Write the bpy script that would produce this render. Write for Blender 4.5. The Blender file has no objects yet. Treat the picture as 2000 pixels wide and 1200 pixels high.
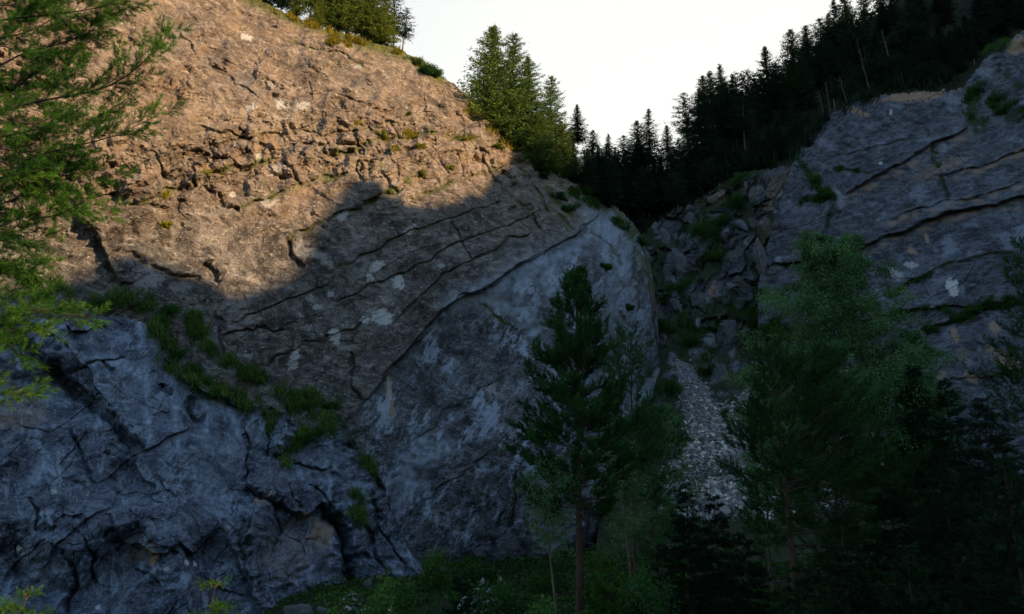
import bpy, math, random
import numpy as np
from mathutils import Vector

# ------------------------------------------------------------------ camera, sky, sun, exposure
SC = bpy.context.scene
FPX, CX, CY = 1557.0, 1000.0, 600.0          # focal length in photo pixels (2000x1200)
PITCH = math.radians(15.0)
CAMZ = 0.0
cam = bpy.data.cameras.new('camera'); camo = bpy.data.objects.new('camera', cam)
SC.collection.objects.link(camo); SC.camera = camo
cam.sensor_width = 36.0; cam.lens = FPX / 2000.0 * 36.0
cam.clip_start = 0.1; cam.clip_end = 6000
camo.location = (0, 0, CAMZ); camo.rotation_euler = (math.pi/2 + PITCH, 0, 0)

SUN = Vector((0.84, -0.40, 0.37)).normalized()        # direction towards the sun
SUN_EL = math.asin(SUN.z); SUN_AZ = math.atan2(SUN.x, SUN.y)
W = bpy.data.worlds.new('World'); SC.world = W; W.use_nodes = True
nt = W.node_tree; nt.nodes.clear()
out = nt.nodes.new('ShaderNodeOutputWorld'); bg = nt.nodes.new('ShaderNodeBackground')
sky = nt.nodes.new('ShaderNodeTexSky'); sky.sky_type = 'NISHITA'; sky.sun_disc = False
sky.sun_elevation = SUN_EL; sky.sun_rotation = SUN_AZ
sky.air_density = 1.2; sky.dust_density = 0.4; sky.ozone_density = 1.7; sky.altitude = 900
bg.inputs['Strength'].default_value = 0.112
# a thin bright veil of cloud low over the head of the valley
geo = nt.nodes.new('ShaderNodeTexCoord')
dot = nt.nodes.new('ShaderNodeVectorMath'); dot.operation = 'DOT_PRODUCT'
vdir = Vector((0.30, 1.0, 0.35)).normalized(); dot.inputs[1].default_value = vdir
nt.links.new(geo.outputs['Generated'], dot.inputs[0])
mr = nt.nodes.new('ShaderNodeMapRange'); mr.interpolation_type = 'SMOOTHSTEP'
mr.inputs['From Min'].default_value = 0.50; mr.inputs['From Max'].default_value = 0.99
nt.links.new(dot.outputs['Value'], mr.inputs['Value'])
veil = nt.nodes.new('ShaderNodeMix'); veil.data_type = 'RGBA'
veil.inputs[7].default_value = (4.3, 4.33, 4.15, 1)
nt.links.new(mr.outputs['Result'], veil.inputs[0]); nt.links.new(sky.outputs[0], veil.inputs[6])
nt.links.new(veil.outputs[2], bg.inputs['Color']); nt.links.new(bg.outputs[0], out.inputs[0])

sl = bpy.data.lights.new('sun', 'SUN'); sl.energy = 5.0; sl.angle = math.radians(0.5); sl.color = (1.0, 0.68, 0.38)
so = bpy.data.objects.new('sun', sl); SC.collection.objects.link(so)
so.rotation_euler = (-SUN).to_track_quat('-Z', 'Y').to_euler()
SC.view_settings.view_transform = 'Standard'; SC.view_settings.look = 'None'
SC.view_settings.exposure = 1.1; SC.view_settings.gamma = 1.0
SC.view_settings.use_curve_mapping = False
SC.render.engine = 'CYCLES'
SC.cycles.max_bounces = 5; SC.cycles.diffuse_bounces = 2; SC.cycles.transparent_max_bounces = 4

# ------------------------------------------------------------------ helpers
rng = np.random.default_rng(7); random.seed(7)
CT, ST = math.cos(PITCH), math.sin(PITCH)

def P(px, py, Y):
    """world point at world depth Y seen at photo pixel px, py"""
    px = np.asarray(px, float); py = np.asarray(py, float); Y = np.asarray(Y, float)
    a = (px-CX)/FPX; b = (CY-py)/FPX
    dx, dy, dz = a, CT-b*ST, ST+b*CT
    k = Y/dy
    return np.stack([dx*k, Y+0*dx, CAMZ+dz*k], -1)

def proj(p):
    p = np.asarray(p, float); x, y, z = p[..., 0], p[..., 1], p[..., 2]-CAMZ
    f = y*CT+z*ST; u = -y*ST+z*CT
    return CX+FPX*x/f, CY-FPX*u/f

_R = np.random.default_rng(1234)
HT = _R.random((512, 512), dtype=np.float32)
GA = (HT*2*np.pi); GCX = np.cos(GA); GCY = np.sin(GA)

def _ij(i, j, seed):
    seed = int(seed)
    return ((i+seed*71) & 511)*512+((j+seed*193+(seed*seed) % 97) & 511)

def h2(i, j, seed=0):
    return HT.ravel()[_ij(i.astype(np.int32), j.astype(np.int32), seed)]

def noise2(x, y, seed=0):
    x = np.asarray(x, np.float32); y = np.asarray(y, np.float32)
    fx = np.floor(x); fy = np.floor(y); xi = fx.astype(np.int32); yi = fy.astype(np.int32); xf = x-fx; yf = y-fy
    u = xf*xf*xf*(xf*(xf*6-15)+10); v = yf*yf*yf*(yf*(yf*6-15)+10)
    cx_, cy2 = GCX.ravel(), GCY.ravel()
    def g(i, j):
        k = _ij(xi+i, yi+j, seed)
        return cx_[k]*(xf-i)+cy2[k]*(yf-j)
    n0 = g(0, 0)*(1-u)+g(1, 0)*u
    n1 = g(0, 1)*(1-u)+g(1, 1)*u
    return (n0*(1-v)+n1*v)*1.5

def fbm(x, y, octv=5, seed=0, gain=0.5, ridged=False):
    s = 0; a = 1; t = 0
    for o in range(octv):
        n = noise2(x*2**o+17.3*o, y*2**o-9.1*o, seed+o*13)
        if ridged: n = 1-2*np.abs(n)
        s = s+a*n; t += a; a *= gain
    return s/t

def vor(x, y, seed=0):
    """2-D cells: distance to the border (F2-F1), offset vector to the seed, two random values"""
    x = np.asarray(x, np.float32); y = np.asarray(y, np.float32)
    fx = np.floor(x); fy = np.floor(y); xi = fx.astype(np.int32); yi = fy.astype(np.int32); rx = x-fx; ry = y-fy
    f1 = np.full(x.shape, 9.0, np.float32); f2 = f1.copy(); bx = f1*0; by = f1*0; ck = np.zeros(x.shape, np.int32)
    H = HT.ravel()
    for i in (-1, 0, 1):
        for j in (-1, 0, 1):
            k = _ij(xi+i, yi+j, seed)
            dx = i+H[k]-rx; dy = j+H[(k+40503) & 262143]-ry
            d = dx*dx+dy*dy
            m = d < f1
            f2 = np.where(m, f1, np.minimum(f2, d)); f1 = np.where(m, d, f1)
            bx = np.where(m, dx, bx); by = np.where(m, dy, by); ck = np.where(m, k, ck)
    return np.sqrt(f2)-np.sqrt(f1), bx, by, H[(ck+91193) & 262143], H[(ck+13007) & 262143], H[(ck+200117) & 262143]

def facets(x, y, seed, tilt=1.0, off=0.5):
    """flat triangular planes meeting in creases: random heights joined over a skewed, wobbled lattice"""
    x = np.asarray(x, np.float32)*0.9; y = np.asarray(y, np.float32)*0.9
    x, y = x+noise2(x*0.45, y*0.45, seed+31)*0.8, y+noise2(x*0.45, y*0.45, seed+32)*0.8
    k = (x+y)*0.366; fi = np.floor(x+k); fj = np.floor(y+k); u = x+k-fi; v = y+k-fj
    i = fi.astype(np.int32); j = fj.astype(np.int32); H = HT.ravel()
    ha = H[_ij(i, j, seed)]; hd = H[_ij(i+1, j+1, seed)]; low = u > v
    hb = np.where(low, H[_ij(i+1, j, seed)], H[_ij(i, j+1, seed)])
    h = np.where(low, ha*(1-u)+hb*(u-v)+hd*v, ha*(1-v)+hb*(v-u)+hd*u)
    return (h-0.5)*(tilt*1.5+off*1.5), np.ones(x.shape, np.float32)

def chips(x, y, seed):
    e, bx, by, r0, r1, r2 = vor(x, y, seed)
    return (r0-0.5)+1.3*((r1-0.5)*bx+(r2-0.5)*by)

def blocks(s_, t_, seed, tilt=0.3):
    """courses of broken blocks: offset of each block, distance to its joints, height within the course"""
    t_ = t_+noise2(s_*0.35, t_*0.25, seed+7)*0.5+noise2(s_*1.5, t_, seed+8)*0.10
    row = np.floor(t_); z0 = row*0
    x = s_*(0.6+0.8*h2(row, z0, seed))+h2(row, z0, seed+1)*31+noise2(t_*1.2, s_*0.6, seed+9)*0.22
    c_ = np.floor(x); fx = x-c_; ft = t_-row
    r0 = h2(c_, row, seed+2); r1 = h2(c_, row, seed+3); r2 = h2(c_, row, seed+4)
    e = np.minimum(np.minimum(fx, 1-fx), np.minimum(ft, 1-ft)*0.8)
    return (r0-0.5)+tilt*((r1-0.5)*(fx-0.5)*2+(r2-0.3)*(ft-0.5)*2), e, ft

def sm(a, b, x):
    t = np.clip((x-a)/(b-a), 0, 1); return t*t*(3-2*t)

def pl_dist(px, py, pts, pad):
    """distance to a polyline, signed side (+ = above/left when walking left to right), only near it"""
    pts = np.asarray(pts, float)
    m = (px > pts[:, 0].min()-pad) & (px < pts[:, 0].max()+pad) & (py > pts[:, 1].min()-pad) & (py < pts[:, 1].max()+pad)
    x = px[m]; y = py[m]
    D = np.full(x.shape, 1e9); S = np.zeros(x.shape); Tt = np.zeros(x.shape)
    L = np.hypot(*(pts[1:]-pts[:-1]).T); tot = L.sum(); acc = 0
    for k in range(len(pts)-1):
        ax, ay = pts[k]; bx, by = pts[k+1]; vx, vy = bx-ax, by-ay; l2 = vx*vx+vy*vy
        t = np.clip(((x-ax)*vx+(y-ay)*vy)/l2, 0, 1)
        ex = x-ax-t*vx; ey = y-ay-t*vy; d = np.hypot(ex, ey)
        n = d < D
        D = np.where(n, d, D); S = np.where(n, -(vx*(y-ay)-vy*(x-ax)), S); Tt = np.where(n, (acc+t*L[k])/tot, Tt)
        acc += L[k]
    return m, D, np.sign(S), Tt

def in_poly(px, py, poly):
    c = np.zeros(px.shape, bool); n = len(poly)
    for i in range(n):
        x0, y0 = poly[i]; x1, y1 = poly[(i+1) % n]
        if y0 == y1: continue
        k = ((y0 > py) != (y1 > py)) & (px < (x1-x0)*(py-y0)/(y1-y0)+x0)
        c ^= k
    return c

class TPS:
    def __init__(s, ctrl):
        c = np.array(ctrl, float); s.c = c[:, :2]/1000; n = len(c)
        d = np.linalg.norm(s.c[:, None]-s.c[None], axis=2)
        K = np.where(d > 0, d*d*np.log(d+1e-12), 0)+np.eye(n)*1e-4
        A = np.zeros((n+3, n+3)); A[:n, :n] = K; A[:n, n] = 1; A[:n, n+1:] = s.c; A[n, :n] = 1; A[n+1:, :n] = s.c.T
        s.w = np.linalg.solve(A, np.r_[c[:, 2], 0, 0, 0])
    def __call__(s, px, py):
        px = np.asarray(px)/np.float32(1000); py = np.asarray(py)/np.float32(1000)
        n = len(s.c); w_ = s.w.astype(np.float32); c_ = s.c.astype(np.float32); r = w_[n]+w_[n+1]*px+w_[n+2]*py
        for i in range(n):
            d2 = (px-c_[i, 0])**2+(py-c_[i, 1])**2
            r = r+w_[i]*np.float32(0.5)*d2*np.log(d2+np.float32(1e-9))
        return r

def tag(o, label=None, cat=None, group=None, kind=None):
    if label: o['label'] = label
    if cat: o['category'] = cat
    if group: o['group'] = group
    if kind: o['kind'] = kind
    return o

def mesh_np(name, V, F, mat, parent=None, attrs=None, smooth=False):
    """V (n,3); F (m,3|4) int -> linked object"""
    V = np.ascontiguousarray(V, np.float32); F = np.ascontiguousarray(F, np.int32)
    me = bpy.data.meshes.new(name); k = F.shape[1]
    me.vertices.add(len(V)); me.vertices.foreach_set('co', V.ravel())
    me.loops.add(F.size); me.loops.foreach_set('vertex_index', F.ravel())
    me.polygons.add(len(F)); me.polygons.foreach_set('loop_start', np.arange(0, F.size, k, dtype=np.int32))
    me.polygons.foreach_set('use_smooth', np.full(len(F), smooth))
    if attrs:
        for a, v in attrs.items():
            at = me.attributes.new(a, 'FLOAT', 'POINT'); at.data.foreach_set('value', np.ascontiguousarray(v, np.float32))
    me.update(calc_edges=True)
    for m_ in (mat if isinstance(mat, (list, tuple)) else [mat]): me.materials.append(m_)
    o = bpy.data.objects.new(name, me); SC.collection.objects.link(o)
    if parent: o.parent = parent
    return o

def grid_faces(nu, nv):
    i = np.arange(nu*nv).reshape(nv, nu)
    return np.stack([i[:-1, :-1], i[:-1, 1:], i[1:, 1:], i[1:, :-1]], -1).reshape(-1, 4)

def empty(name, loc, rz=0):
    o = bpy.data.objects.new(name, None); SC.collection.objects.link(o)
    o.location = loc; o.rotation_euler = (0, 0, rz); o.empty_display_size = 0.3
    return o

def copy_tree(o, parent=None):
    c = o.copy(); SC.collection.objects.link(c)
    if parent: c.parent = parent
    for ch in list(o.children):
        copy_tree(ch, c)
    return c

# ------------------------------------------------------------------ materials
def new_mat(name):
    m = bpy.data.materials.new(name); m.use_nodes = True
    n = m.node_tree; b = n.nodes['Principled BSDF']
    b.inputs['Specular IOR Level'].default_value = 0.25
    return m, n, b

def N(n, t, **kw):
    x = n.nodes.new(t)
    for k, v in kw.items(): setattr(x, k, v)
    return x

def noise_node(n, vec, scale, detail=6, rough=0.6, dist=0.0):
    x = N(n, 'ShaderNodeTexNoise'); x.inputs['Scale'].default_value = scale
    x.inputs['Detail'].default_value = detail; x.inputs['Roughness'].default_value = rough
    x.inputs['Distortion'].default_value = dist; n.links.new(vec, x.inputs['Vector']); return x

def ramp(n, fac, stops):
    r = N(n, 'ShaderNodeValToRGB'); e = r.color_ramp.elements
    while len(e) < len(stops): e.new(0.5)
    for el, (p_, c_) in zip(e, stops):
        el.position = p_; el.color = c_ if len(c_) == 4 else (*c_, 1)
    n.links.new(fac, r.inputs[0]); return r

def mixc(n, fac, a, b):
    m = N(n, 'ShaderNodeMix', data_type='RGBA')
    for s_, v in ((0, fac), (6, a), (7, b)):
        if isinstance(v, (int, float)): m.inputs[s_].default_value = v
        elif isinstance(v, tuple): m.inputs[s_].default_value = v if len(v) == 4 else (*v, 1)
        else: n.links.new(v, m.inputs[s_])
    return m.outputs[2]

def mapping(n, scale=(1, 1, 1), rot=(0, 0, 0)):
    tc = N(n, 'ShaderNodeTexCoord'); mp = N(n, 'ShaderNodeMapping')
    mp.inputs['Scale'].default_value = scale; mp.inputs['Rotation'].default_value = rot
    n.links.new(tc.outputs['Object'], mp.inputs['Vector']); return mp.outputs[0]

def rock_mat(name, dark, mid, light, speck=0.5, streak=0.4, bump=0.12, tanc=(0.27, 0.185, 0.115), fine=1.0, litec=(0.26, 0.28, 0.30), mott=0.75, mossc=((0.035, 0.05, 0.012), (0.13, 0.14, 0.03))):
    m, n, b = new_mat(name); dark = tuple(x*0.72 for x in dark); light = tuple(x*1.15 for x in light)
    v = mapping(n)
    big = noise_node(n, v, 0.13, 6, 0.62, 0.6)
    med = noise_node(n, v, 1.1, 10, 0.68, 0.3)
    fin = noise_node(n, v, 7.0*fine, 8, 0.72)
    c = ramp(n, med.outputs[0], [(0.36, dark), (0.50, mid), (0.64, light)]).outputs[0]
    c2 = ramp(n, big.outputs[0], [(0.32, tuple(x*0.62 for x in dark)), (0.5, mid), (0.68, tuple(x*1.05 for x in light))]).outputs[0]
    c = mixc(n, 0.5, c, c2)
    f = ramp(n, fin.outputs[0], [(0.36, (0.32,)*3), (0.50, (0.95,)*3), (0.66, (2.0,)*3)])
    mu = N(n, 'ShaderNodeMix', data_type='RGBA', blend_type='MULTIPLY'); mu.inputs[0].default_value = 0.85
    n.links.new(c, mu.inputs[6]); n.links.new(f.outputs[0], mu.inputs[7]); c = mu.outputs[2]
    vsc = mapping(n, (0.55, 0.8, 1.5), (0, math.radians(28), 0))
    sc1 = noise_node(n, vsc, 0.9, 8, 0.72, 0.8)
    c = mixc(n, ramp(n, sc1.outputs[0], [(0.53, (0, 0, 0)), (0.66, (mott,)*3)]).outputs[0], c, tuple(x*1.35 for x in light))
    sc2 = noise_node(n, mapping(n, (1, 1, 1), (1.1, 0.4, 0.2)), 0.5, 8, 0.7, 1.2)
    c = mixc(n, ramp(n, sc2.outputs[0], [(0.40, (mott,)*3), (0.50, (0, 0, 0))]).outputs[0], c, tuple(x*0.55 for x in dark))
    # water streaks down the face
    vs = mapping(n, (1.6, 1.6, 0.09))
    st = noise_node(n, vs, 1.0, 5, 0.6)
    k = ramp(n, st.outputs[0], [(0.55, (0, 0, 0)), (0.72, (streak,)*3)]).outputs[0]
    c = mixc(n, k, c, light)
    # small pale flecks
    sp = noise_node(n, v, 4.5*fine, 3, 0.5)
    k = ramp(n, sp.outputs[0], [(0.655, (0, 0, 0)), (0.70, (speck,)*3)]).outputs[0]
    c = mixc(n, k, c, tuple(min(0.6, x*2.2) for x in light))
    def att(nm):
        a = N(n, 'ShaderNodeAttribute'); a.attribute_name = nm; return a.outputs['Fac']
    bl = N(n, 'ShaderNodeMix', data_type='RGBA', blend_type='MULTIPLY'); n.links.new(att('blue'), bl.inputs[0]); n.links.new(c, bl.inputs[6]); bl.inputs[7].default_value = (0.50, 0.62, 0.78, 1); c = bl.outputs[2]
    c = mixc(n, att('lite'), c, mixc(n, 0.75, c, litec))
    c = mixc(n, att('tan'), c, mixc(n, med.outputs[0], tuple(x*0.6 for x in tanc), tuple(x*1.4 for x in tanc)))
    c = mixc(n, att('pale'), c, mixc(n, fin.outputs[0], (0.26, 0.26, 0.25), (0.62, 0.61, 0.57)))
    mg = N(n, 'ShaderNodeMath', operation='MULTIPLY'); mg.use_clamp = True
    mgn = ramp(n, fin.outputs[0], [(0.35, (0.2,)*3), (0.55, (1.4,)*3)])
    n.links.new(att('moss'), mg.inputs[0]); n.links.new(mgn.outputs[0], mg.inputs[1])
    c = mixc(n, mg.outputs[0], c, mixc(n, med.outputs[0], *mossc))
    n.links.new(c, b.inputs['Base Color']); b.inputs['Roughness'].default_value = 0.88
    b1 = N(n, 'ShaderNodeBump'); b1.inputs['Strength'].default_value = 0.9; b1.inputs['Distance'].default_value = bump
    b2 = N(n, 'ShaderNodeBump'); b2.inputs['Strength'].default_value = 0.9; b2.inputs['Distance'].default_value = bump*0.4
    vb = noise_node(n, mapping(n, (1, 1, 2.2), (0.3, 0.5, 0)), 2.6, 9, 0.7, 0.5)
    n.links.new(vb.outputs[0], b1.inputs['Height']); n.links.new(fin.outputs[0], b2.inputs['Height'])
    n.links.new(b1.outputs[0], b2.inputs['Normal']); n.links.new(b2.outputs[0], b.inputs['Normal'])
    return m

def leaf_mat(name, c0, c1, c2, trans=0.25, rough=0.6):
    """foliage: colour varies by clump (attribute v) and from tree to tree"""
    m, n, b = new_mat(name)
    b.inputs['Specular IOR Level'].default_value = 0.08
    a = N(n, 'ShaderNodeAttribute'); a.attribute_name = 'v'
    oi = N(n, 'ShaderNodeObjectInfo')
    ad = N(n, 'ShaderNodeMath', operation='MULTIPLY_ADD'); ad.inputs[1].default_value = 0.3; 
    n.links.new(oi.outputs['Random'], ad.inputs[0])
    sb = N(n, 'ShaderNodeMath', operation='MULTIPLY_ADD'); sb.inputs[1].default_value = 0.85
    n.links.new(a.outputs['Fac'], sb.inputs[0]); sb.inputs[2].default_value = -0.1
    n.links.new(sb.outputs[0], ad.inputs[2])
    r = ramp(n, ad.outputs[0], [(0.0, c0), (0.5, c1), (1.0, c2)])
    n.links.new(r.outputs[0], b.inputs['Base Color']); b.inputs['Roughness'].default_value = rough
    tr = N(n, 'ShaderNodeBsdfTranslucent'); n.links.new(r.outputs[0], tr.inputs[0])
    mx = N(n, 'ShaderNodeMixShader'); mx.inputs[0].default_value = trans
    n.links.new(b.outputs[0], mx.inputs[1]); n.links.new(tr.outputs[0], mx.inputs[2])
    n.links.new(mx.outputs[0], n.nodes['Material Output'].inputs[0])
    return m

def bark_mat(name, c0, c1, scale=14, stretch=0.25, bump=0.02):
    m, n, b = new_mat(name)
    v = mapping(n, (1, 1, stretch)); x = noise_node(n, v, scale, 6, 0.65)
    r = ramp(n, x.outputs[0], [(0.35, c0), (0.65, c1)]); n.links.new(r.outputs[0], b.inputs['Base Color'])
    b.inputs['Roughness'].default_value = 0.9
    bp = N(n, 'ShaderNodeBump'); bp.inputs['Distance'].default_value = bump
    n.links.new(x.outputs[0], bp.inputs['Height']); n.links.new(bp.outputs[0], b.inputs['Normal'])
    return m

def soil_mat():
    m, n, b = new_mat('soil'); v = mapping(n)
    x = noise_node(n, v, 0.5, 10, 0.7); y = noise_node(n, v, 6, 6, 0.7)
    c = ramp(n, x.outputs[0], [(0.35, (0.006, 0.009, 0.003)), (0.52, (0.014, 0.018, 0.007)), (0.7, (0.035, 0.034, 0.022))]).outputs[0]
    n.links.new(c, b.inputs['Base Color']); b.inputs['Roughness'].default_value = 0.95
    bp = N(n, 'ShaderNodeBump'); bp.inputs['Distance'].default_value = 0.15
    n.links.new(y.outputs[0], bp.inputs['Height']); n.links.new(bp.outputs[0], b.inputs['Normal'])
    return m

M = {}
DM = ((0.008, 0.016, 0.004), (0.030, 0.046, 0.012))
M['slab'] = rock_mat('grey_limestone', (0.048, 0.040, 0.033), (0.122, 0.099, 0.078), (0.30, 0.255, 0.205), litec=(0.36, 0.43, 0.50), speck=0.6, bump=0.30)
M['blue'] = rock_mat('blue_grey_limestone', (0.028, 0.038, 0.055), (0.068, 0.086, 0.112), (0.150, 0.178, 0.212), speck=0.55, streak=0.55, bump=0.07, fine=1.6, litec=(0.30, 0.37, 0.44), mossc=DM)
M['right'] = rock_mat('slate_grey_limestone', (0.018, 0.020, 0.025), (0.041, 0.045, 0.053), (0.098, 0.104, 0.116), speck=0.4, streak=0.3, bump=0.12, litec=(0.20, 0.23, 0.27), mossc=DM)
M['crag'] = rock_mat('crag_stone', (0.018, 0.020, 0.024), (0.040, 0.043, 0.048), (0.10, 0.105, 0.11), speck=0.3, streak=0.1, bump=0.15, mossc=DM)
M['soil'] = soil_mat()

# ------------------------------------------------------------------ rock reliefs
def resample(pts, n, jit=0.0, seed=0):
    pts = np.asarray(pts, float)
    k = np.arange(len(pts)); t = np.linspace(0, len(pts)-1, n)
    # spread columns evenly by the longer of the two rails
    L = np.maximum(np.hypot(*np.diff(pts[:, :2], axis=0).T), np.hypot(*np.diff(pts[:, 2:], axis=0).T))
    s = np.r_[0, np.cumsum(L)]; t = np.interp(np.linspace(0, s[-1], n), s, k)
    # Catmull-Rom
    i = np.clip(t.astype(int), 0, len(pts)-2); f = (t-i)[:, None]
    g = lambda j: pts[np.clip(j, 0, len(pts)-1)]
    p0, p1, p2, p3 = g(i-1), g(i), g(i+1), g(i+2)
    return 0.5*((2*p1)+(-p0+p2)*f+(2*p0-5*p1+4*p2-p3)*f*f+(-p0+3*p1-3*p2+p3)*f**3)

Q = 1.0      # 1.0 for the final mesh density

def relief(name, rails, ctrl, nu, nv, detail, mat, label, back=(10, 2.5, -0.1), attrs=None, jag=6, seed=1, cat=None):
    """a rock face: rails = (top_x, top_y, bottom_x, bottom_y) columns in photo pixels, ctrl = depths; its top
    rolls over and runs back into the hill, so it has a body behind the edge that is seen"""
    nu = int(nu*Q); nv = int(nv*Q)
    R = resample(rails, nu)
    v = np.linspace(0, 1, nv)[:, None]
    sj = np.linspace(0, nu/Q/8.0, nu)
    R = R.copy(); R[:, 1] += fbm(sj*0.6, sj*0, 5, seed)*jag
    px = (R[None, :, 2]*(1-v)+R[None, :, 0]*v).astype(np.float32); py = (R[None, :, 3]*(1-v)+R[None, :, 1]*v).astype(np.float32)
    tps = ctrl if isinstance(ctrl, TPS) else TPS(ctrl)
    Y = tps(px, py)
    B = P(px, py, Y)
    # normals of the base face
    du = np.gradient(B, axis=1); dv = np.gradient(B, axis=0)
    n = np.cross(du, dv); n /= np.linalg.norm(n, axis=2, keepdims=True)+1e-9
    n = np.where((n[..., 1:2] > 0), -n, n)
    d, at = detail(px, py, B)
    vd = -B/np.linalg.norm(B, axis=2, keepdims=True)
    n = vd*0.9+n*0.1; n /= np.linalg.norm(n, axis=2, keepdims=True)
    V = B+n*d[..., None]
    nb, step, slope = back
    top = V[-1]; hd = top[:, :2]/np.linalg.norm(top[:, :2], axis=1, keepdims=True)
    rows = []
    q = 0
    for k in range(nb):
        q += step*(1.35**k)*0.25
        w = noise2(np.linspace(0, nu/Q/12, nu), np.full(nu, k*0.7), seed+5)*min(q*0.15, 1.2)
        rows.append(np.stack([top[:, 0]+hd[:, 0]*q, top[:, 1]+hd[:, 1]*q, top[:, 2]+slope*q-0.02*q*q*0.05+w*0.5], -1))
    V = np.concatenate([V, np.array(rows)], 0)
    A = {}
    for kk in ('lite', 'tan', 'pale', 'moss', 'blue'):
        a = at.get(kk, np.zeros(px.shape))
        A[kk] = np.concatenate([a, np.repeat(a[-1:]*0+(0.6 if kk == 'moss' else 0), nb, 0)], 0).ravel()
    o = mesh_np(name, V.reshape(-1, 3), grid_faces(nu, nv+nb), mat, attrs=A, smooth=False)
    tag(o, label, cat, kind='structure')
    return o, tps

def net(x, y, seed, w, dens=0.1):
    e = vor(x, y, seed)[0]; return np.exp(-(e/w)**2)*sm(-dens, 0.25, noise2(x*0.6+5, y*0.6, seed+3))

def cracks(px, py, lst, d, moss=None, wob=1.0):
    """lst of (points, width_px, depth_m, kind, mossiness): 'c' crack, 'l' ledge with the side above standing proud"""
    for e in lst:
        pts, w, dep, kind = e[:4]; ms = e[4] if len(e) > 4 else 0
        reach = w*5 if kind == 'c' else w
        wx = px+(noise2(px/34, py/34, 3)*9+noise2(px/11, py/11, 4)*2.2)*wob; wy = py+(noise2(px/34, py/34, 5)*9+noise2(px/11, py/11, 6)*2.2)*wob
        m, D, S, T = pl_dist(wx, wy, pts, reach+12)
        end = np.clip(np.minimum(T, 1-T)*8, 0, 1)**0.6
        if kind == 'c':
            wl = w*(0.55+0.45*(noise2(T*9, T*0+w, 9)+0.6))
            g = np.exp(-(D/np.maximum(wl, 0.8))**2)*end
            d[m] -= dep*g
        else:
            up = (S > 0)
            g = np.where(up, np.exp(-np.maximum(D-3, 0)/w)*sm(-1, 3.5, D), -0.25*np.exp(-D/(w*0.35)))*end*(0.75+0.5*noise2(T*14, T*0+dep, 12))
            d[m] += dep*g
            g = np.exp(-(D/5)**2)*end
        if ms and moss is not None:
            mm = np.exp(-(D/(w if kind == 'c' else 7))**2)*end*ms*np.clip(noise2(px[m]/18, py[m]/18, 31)*2+0.7, 0, 1.4)
            moss[m] = np.maximum(moss[m], np.clip(mm, 0, 1))

def blob(px, py, lst, arr, seed=50, soft=0.25, amp=0.5):
    for (x, y, rx, ry, a, val) in lst:
        m = (np.abs(px-x) < (rx+ry)*2) & (np.abs(py-y) < (rx+ry)*2)
        X = px[m]-x; Y_ = py[m]-y; ca, sa = math.cos(math.radians(a)), math.sin(math.radians(a))
        u = (X*ca-Y_*sa)/rx; v = (X*sa+Y_*ca)/ry
        r = np.hypot(u, v)+noise2(px[m]/(rx*0.7), py[m]/(ry*0.7), seed)*amp+noise2(px[m]/6, py[m]/6, seed+1)*0.3
        arr[m] = np.maximum(arr[m], val*(1-sm(1-soft, 1+soft, r)))

# ---- main slab
MAIN_CTRL = [(-100, -400, 74), (-100, 100, 58), (-100, 600, 52), (-100, 1200, 46), (200, -200, 80), (480, 0, 92), (250, 250, 66), (250, 600, 60), (250, 1100, 54),
  (600, 45, 95), (780, 95, 100), (600, 300, 80), (600, 600, 70), (600, 900, 64), (600, 1200, 58), (900, 200, 101), (900, 400, 86), (900, 600, 79), (900, 850, 70), (880, 1090, 64),
  (1000, 290, 104), (1080, 340, 106), (1140, 365, 109), (1100, 500, 90), (1100, 750, 80), (1080, 1080, 74), (1200, 405, 114), (1200, 500, 101), (1200, 700, 92), (1200, 1000, 84),
  (1250, 455, 120), (1250, 600, 104), (1250, 900, 94), (1278, 540, 120), (1290, 700, 116), (1292, 900, 112)]
MAIN_RAILS = [(-260, -560, -260, 1330), (-60, -330, -60, 1330), (200, -150, 120, 1330), (400, -50, 260, 1330), (490, -6, 380, 1320), (600, 42, 480, 1300), (700, 78, 570, 1270),
  (785, 98, 660, 1240), (865, 150, 740, 1200), (940, 207, 820, 1160), (1010, 282, 890, 1140), (1080, 338, 960, 1130), (1140, 365, 1020, 1130), (1200, 402, 1080, 1120),
  (1247, 450, 1140, 1115), (1268, 510, 1190, 1110), (1280, 580, 1225, 1105), (1288, 680, 1255, 1100), (1292, 800, 1275, 1095), (1294, 920, 1288, 1090)]
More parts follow.
